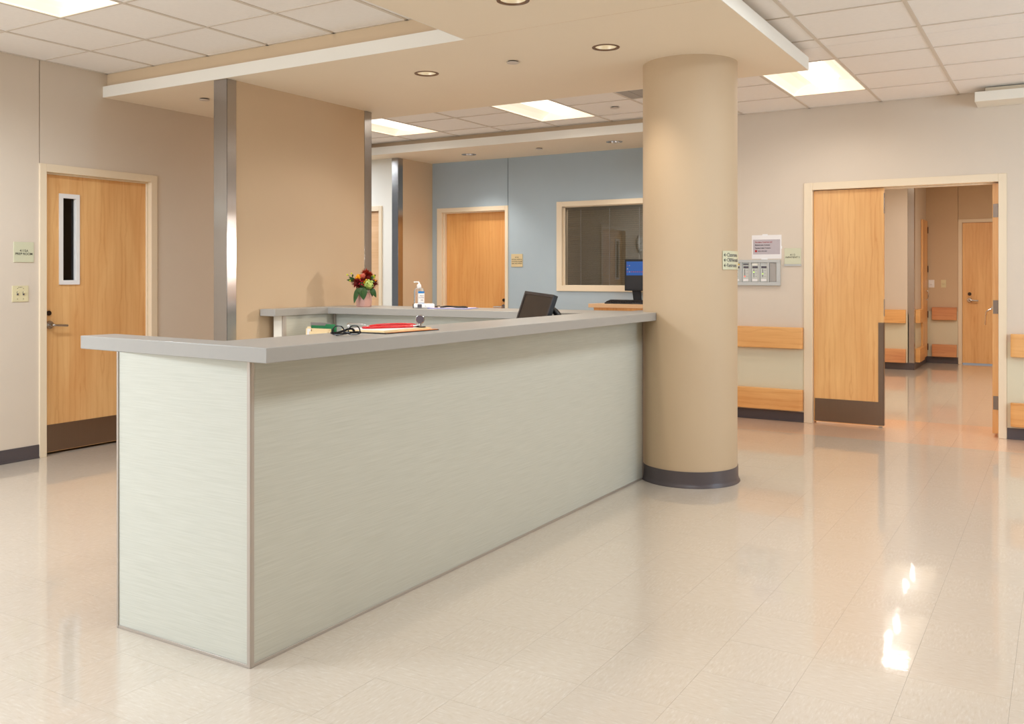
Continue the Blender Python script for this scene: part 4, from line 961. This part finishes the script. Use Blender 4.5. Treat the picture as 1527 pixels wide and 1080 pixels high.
b = new(); box(b, -.080, .080, -.018, .018, 0, .038, Rt); obj('body', b, M['plastic_white'], th, bevel=.012)
b = new(); box(b, -.045, -.012, -.0195, -.017, .006, .033, Rt); obj('display', b, M['ink_grey'], th)
b = new(); box(b, -.084, -.079, -.014, .014, .004, .034, Rt); obj('sensor_tip', b, M['ink'], th, bevel=.002)
b = new(); box(b, .012, .020, -.0195, -.017, .017, .022, Rt); obj('button', b, M['grey_plastic'], th)

def sheet(name, cx_, cy_, w_, h_, z, th_, rot, m, parent, bev=.0):
    b = new(); box(b, -w_ / 2, w_ / 2, -h_ / 2, h_ / 2, 0, th_, Matrix.Translation((cx_, cy_, z)) @ Matrix.Rotation(math.radians(rot), 4, 'Z')); return obj(name, b, m, parent, bevel=bev)
M['blue_clip'] = plain('blue_clipboard', rgb(110, 120, 190), .4); M['lilac'] = plain('pale_lilac_paper', rgb(226, 214, 226), .7)
cb_ = empty('clipboard', (-3.93, 5.66, 1.102), 'blue clipboard with pale papers on the rear counter', 'clipboard')
sheet('board', -3.93, 5.66, .32, .23, 1.1022, .003, 12, M['blue_clip'], cb_); sheet('paper', -3.93, 5.665, .29, .21, 1.1056, .003, 12, M['lilac'], cb_)
kr = empty('key_ring', (-4.04, 5.60, 1.109), 'bunch of dark keys lying on the blue clipboard', 'keys')
for k in range(7):
    a = random.uniform(0, 6.28); cxk, cyk = -4.03 + random.uniform(-.02, .02), 5.60 + random.uniform(-.02, .02)
    b = new(); box(b, 0, .035, -.004, .004, 0, .002, Matrix.Translation((cxk, cyk, 1.109 + k * .0022)) @ Matrix.Rotation(a, 4, 'Z')); lathe(b, [(0, 0), (.009, 0), (.009, .002), (0, .002)], (cxk, cyk, 1.109 + k * .0022), 10)
    obj('key', b, M['bronze'] if k % 2 else M['darkmetal'], kr)
b = new(); tube(b, spline([(-3.99, 5.58, 1.113), (-3.93, 5.60, 1.119), (-3.85, 5.62, 1.115), (-3.78, 5.64, 1.114)], 4), [.005, .006, .007, .007, .007, .006, .006, .007, .007, .008, .009, .008, .004], 8)
tag(obj('black_marker', b, M['black'], smooth=True), 'black pen lying across the blue clipboard', 'pen')

# ------------------------------------------------------------------ papers, stethoscope, glasses on the front counter
Z0 = 1.1103
fo = empty('clipboard', (-2.50, 3.10, Z0), 'dark clipboard carrying manila folders and papers on the front counter', 'clipboard')
sheet('board', -2.475, 3.11, .235, .345, Z0, .003, -3, M['black'], fo)
M['orange_tab'] = plain('orange_tab_card', rgb(232, 140, 70), .6)
sheet('paper', -2.476, 3.118, .225, .33, Z0 + .0032, .0016, -5, M['orange_tab'], fo)['label'] = 'orange edged sheet'
sheet('paper', -2.487, 3.095, .225, .32, Z0 + .005, .003, -1, M['manila'], fo)
sheet('folder', -2.500, 3.105, .228, .33, Z0 + .0084, .004, 1, M['manila'], fo)['label'] = 'manila folder'
sheet('paper', -2.505, 3.095, .215, .30, Z0 + .0127, .0012, 4, M['paper'], fo)
ZS = Z0 + .0142
M['red_rubber'] = plain('glossy_red_tubing', rgb(214, 16, 24), .25, coat=.4)
st = empty('stethoscope', (-2.50, 3.12, ZS), 'red stethoscope coiled on the manila folder', 'stethoscope')
r_ = .0052
path = [(-2.545, 3.04, ZS + r_), (-2.50, 3.10, ZS + r_), (-2.455, 3.17, ZS + r_), (-2.43, 3.215, ZS + r_), (-2.445, 3.235, ZS + r_ + .002), (-2.475, 3.22, ZS + r_ + .006), (-2.51, 3.15, ZS + r_ + .008), (-2.53, 3.08, ZS + r_ + .007), (-2.55, 3.02, ZS + r_), (-2.54, 2.995, ZS + r_), (-2.51, 3.00, ZS + r_), (-2.47, 3.07, ZS + r_), (-2.43, 3.13, ZS + r_), (-2.415, 3.175, ZS + r_)]
b = new(); tube(b, spline(path, 8), r_, 10); obj('tubing', b, M['red_rubber'], st, smooth=True)
b = new(); tube(b, spline([(-2.545, 3.04, ZS + .006), (-2.585, 3.06, ZS + .012), (-2.595, 3.01, ZS + .019), (-2.59, 2.955, ZS + .022), (-2.565, 2.93, ZS + .014)], 6), .0026, 8)
tube(b, spline([(-2.545, 3.04, ZS + .006), (-2.535, 3.02, ZS + .010), (-2.55, 2.98, ZS + .008), (-2.565, 2.94, ZS + .004)], 6), .0026, 8); obj('ear_tubes', b, M['chrome'], st, smooth=True)
b = new()
for p_ in ((-2.564, 2.928, ZS + .014), (-2.566, 2.937, ZS + .005)): blob(b, p_, .006, 10)
obj('ear_tip', b, M['plastic_white'], st, smooth=True)
HC_ = Vector((-2.405, 3.215, ZS + .034)); RH = Matrix.Translation(HC_) @ Matrix.Rotation(math.atan2(-HC_.y, -HC_.x) - .35, 4, 'Z') @ Matrix.Rotation(R90, 4, 'Y')
b = new(); lathe(b, [(0, -.004), (.0185, -.004), (.0205, -.001), (.0205, .003), (.018, .005), (0, .005)], (0, 0, 0), 32, mat=RH); obj('chest_piece', b, M['chrome'], st, smooth=True)
M['diaphragm'] = plain('dark_mauve_diaphragm', rgb(84, 70, 74), .35); b = new(); lathe(b, [(0, .0055), (.0178, .0055), (.0180, .0045)], (0, 0, 0), 32, mat=RH); obj('diaphragm', b, M['diaphragm'], st, smooth=True)
b = new(); tube(b, [(-2.405, 3.215, ZS + .016), (-2.405, 3.215, ZS + .003)], .0075, 12); tube(b, [(-2.416, 3.176, ZS + .006), (-2.407, 3.212, ZS + .009)], .0045, 10); obj('stem', b, M['chrome'], st, smooth=True)
b = new(); lathe(b, [(0, 0), (.021, 0), (.021, .003), (0, .0035)], (-2.405, 3.22, ZS), 24); obj('bell_rim', b, M['black'], st, smooth=True)

gl = empty('eyeglasses', (-2.435, 2.77, Z0), 'black-framed eyeglasses resting on the front counter beside the folders', 'glasses')
gc = Vector((-2.432, 2.765, Z0 + .0015)); ga = math.radians(52)
gx = Vector((math.cos(ga), math.sin(ga), 0)); gn = Vector((math.sin(ga), -math.cos(ga), 0))
M['frame_blk'] = plain('black_acetate', rgb(28, 28, 32), .22)
def gp(u, z, d=0): return gc + gx * u + Vector((0, 0, z)) + gn * d
b = new()
for s in (-1, 1):
    loop = []
    for k in range(25):
        a = 2 * math.pi * k / 24; ru, rz = .0235, .0185
        sn = math.sin(a); x_ = math.copysign(abs(math.cos(a)) ** .75, math.cos(a)) * ru
        z_ = (abs(sn) ** .85) * .0245 if sn > 0 else -(abs(sn) ** .6) * .0105
        loop.append(gp(s * .0315 + x_ * (1.0 - .10 * sn), .0145 + z_, -.002))
    tube(b, loop, .0025, 8)
tube(b, spline([gp(-.012, .010), gp(0, .013), gp(.012, .010)], 4), .0034, 8)
obj('front_frame', b, M['frame_blk'], gl, smooth=True)
for s in (-1, 1):
    b = new(); hx = s * .059
    zz = (.010, .004) if s > 0 else (.012, .026)
    tube(b, spline([gp(hx * .96, .011, .001), gp(hx * .97, .011, -.014), gp(hx * .5, (zz[0] + .011) / 2, -.022 - .004 * s), gp(-hx * .35, zz[1], -.026 - .004 * s), gp(-hx * .62, zz[1] * .6, -.026 - .004 * s)], 5), .0026, 8, flat=1.7); obj('temple', b, M['frame_blk'], gl, smooth=True)
b = new()
for s in (-1, 1):
    vs = [b.verts.new(gp(s * .0315 + math.cos(2 * math.pi * k / 20) * .021, .017 + math.sin(2 * math.pi * k / 20) * .0125, -.0015)) for k in range(20)]; b.faces.new(vs)
obj('lens', b, M['vision'] if False else glass('lens_glass', (.97, .97, .97, 1), 1.3, 0), gl)
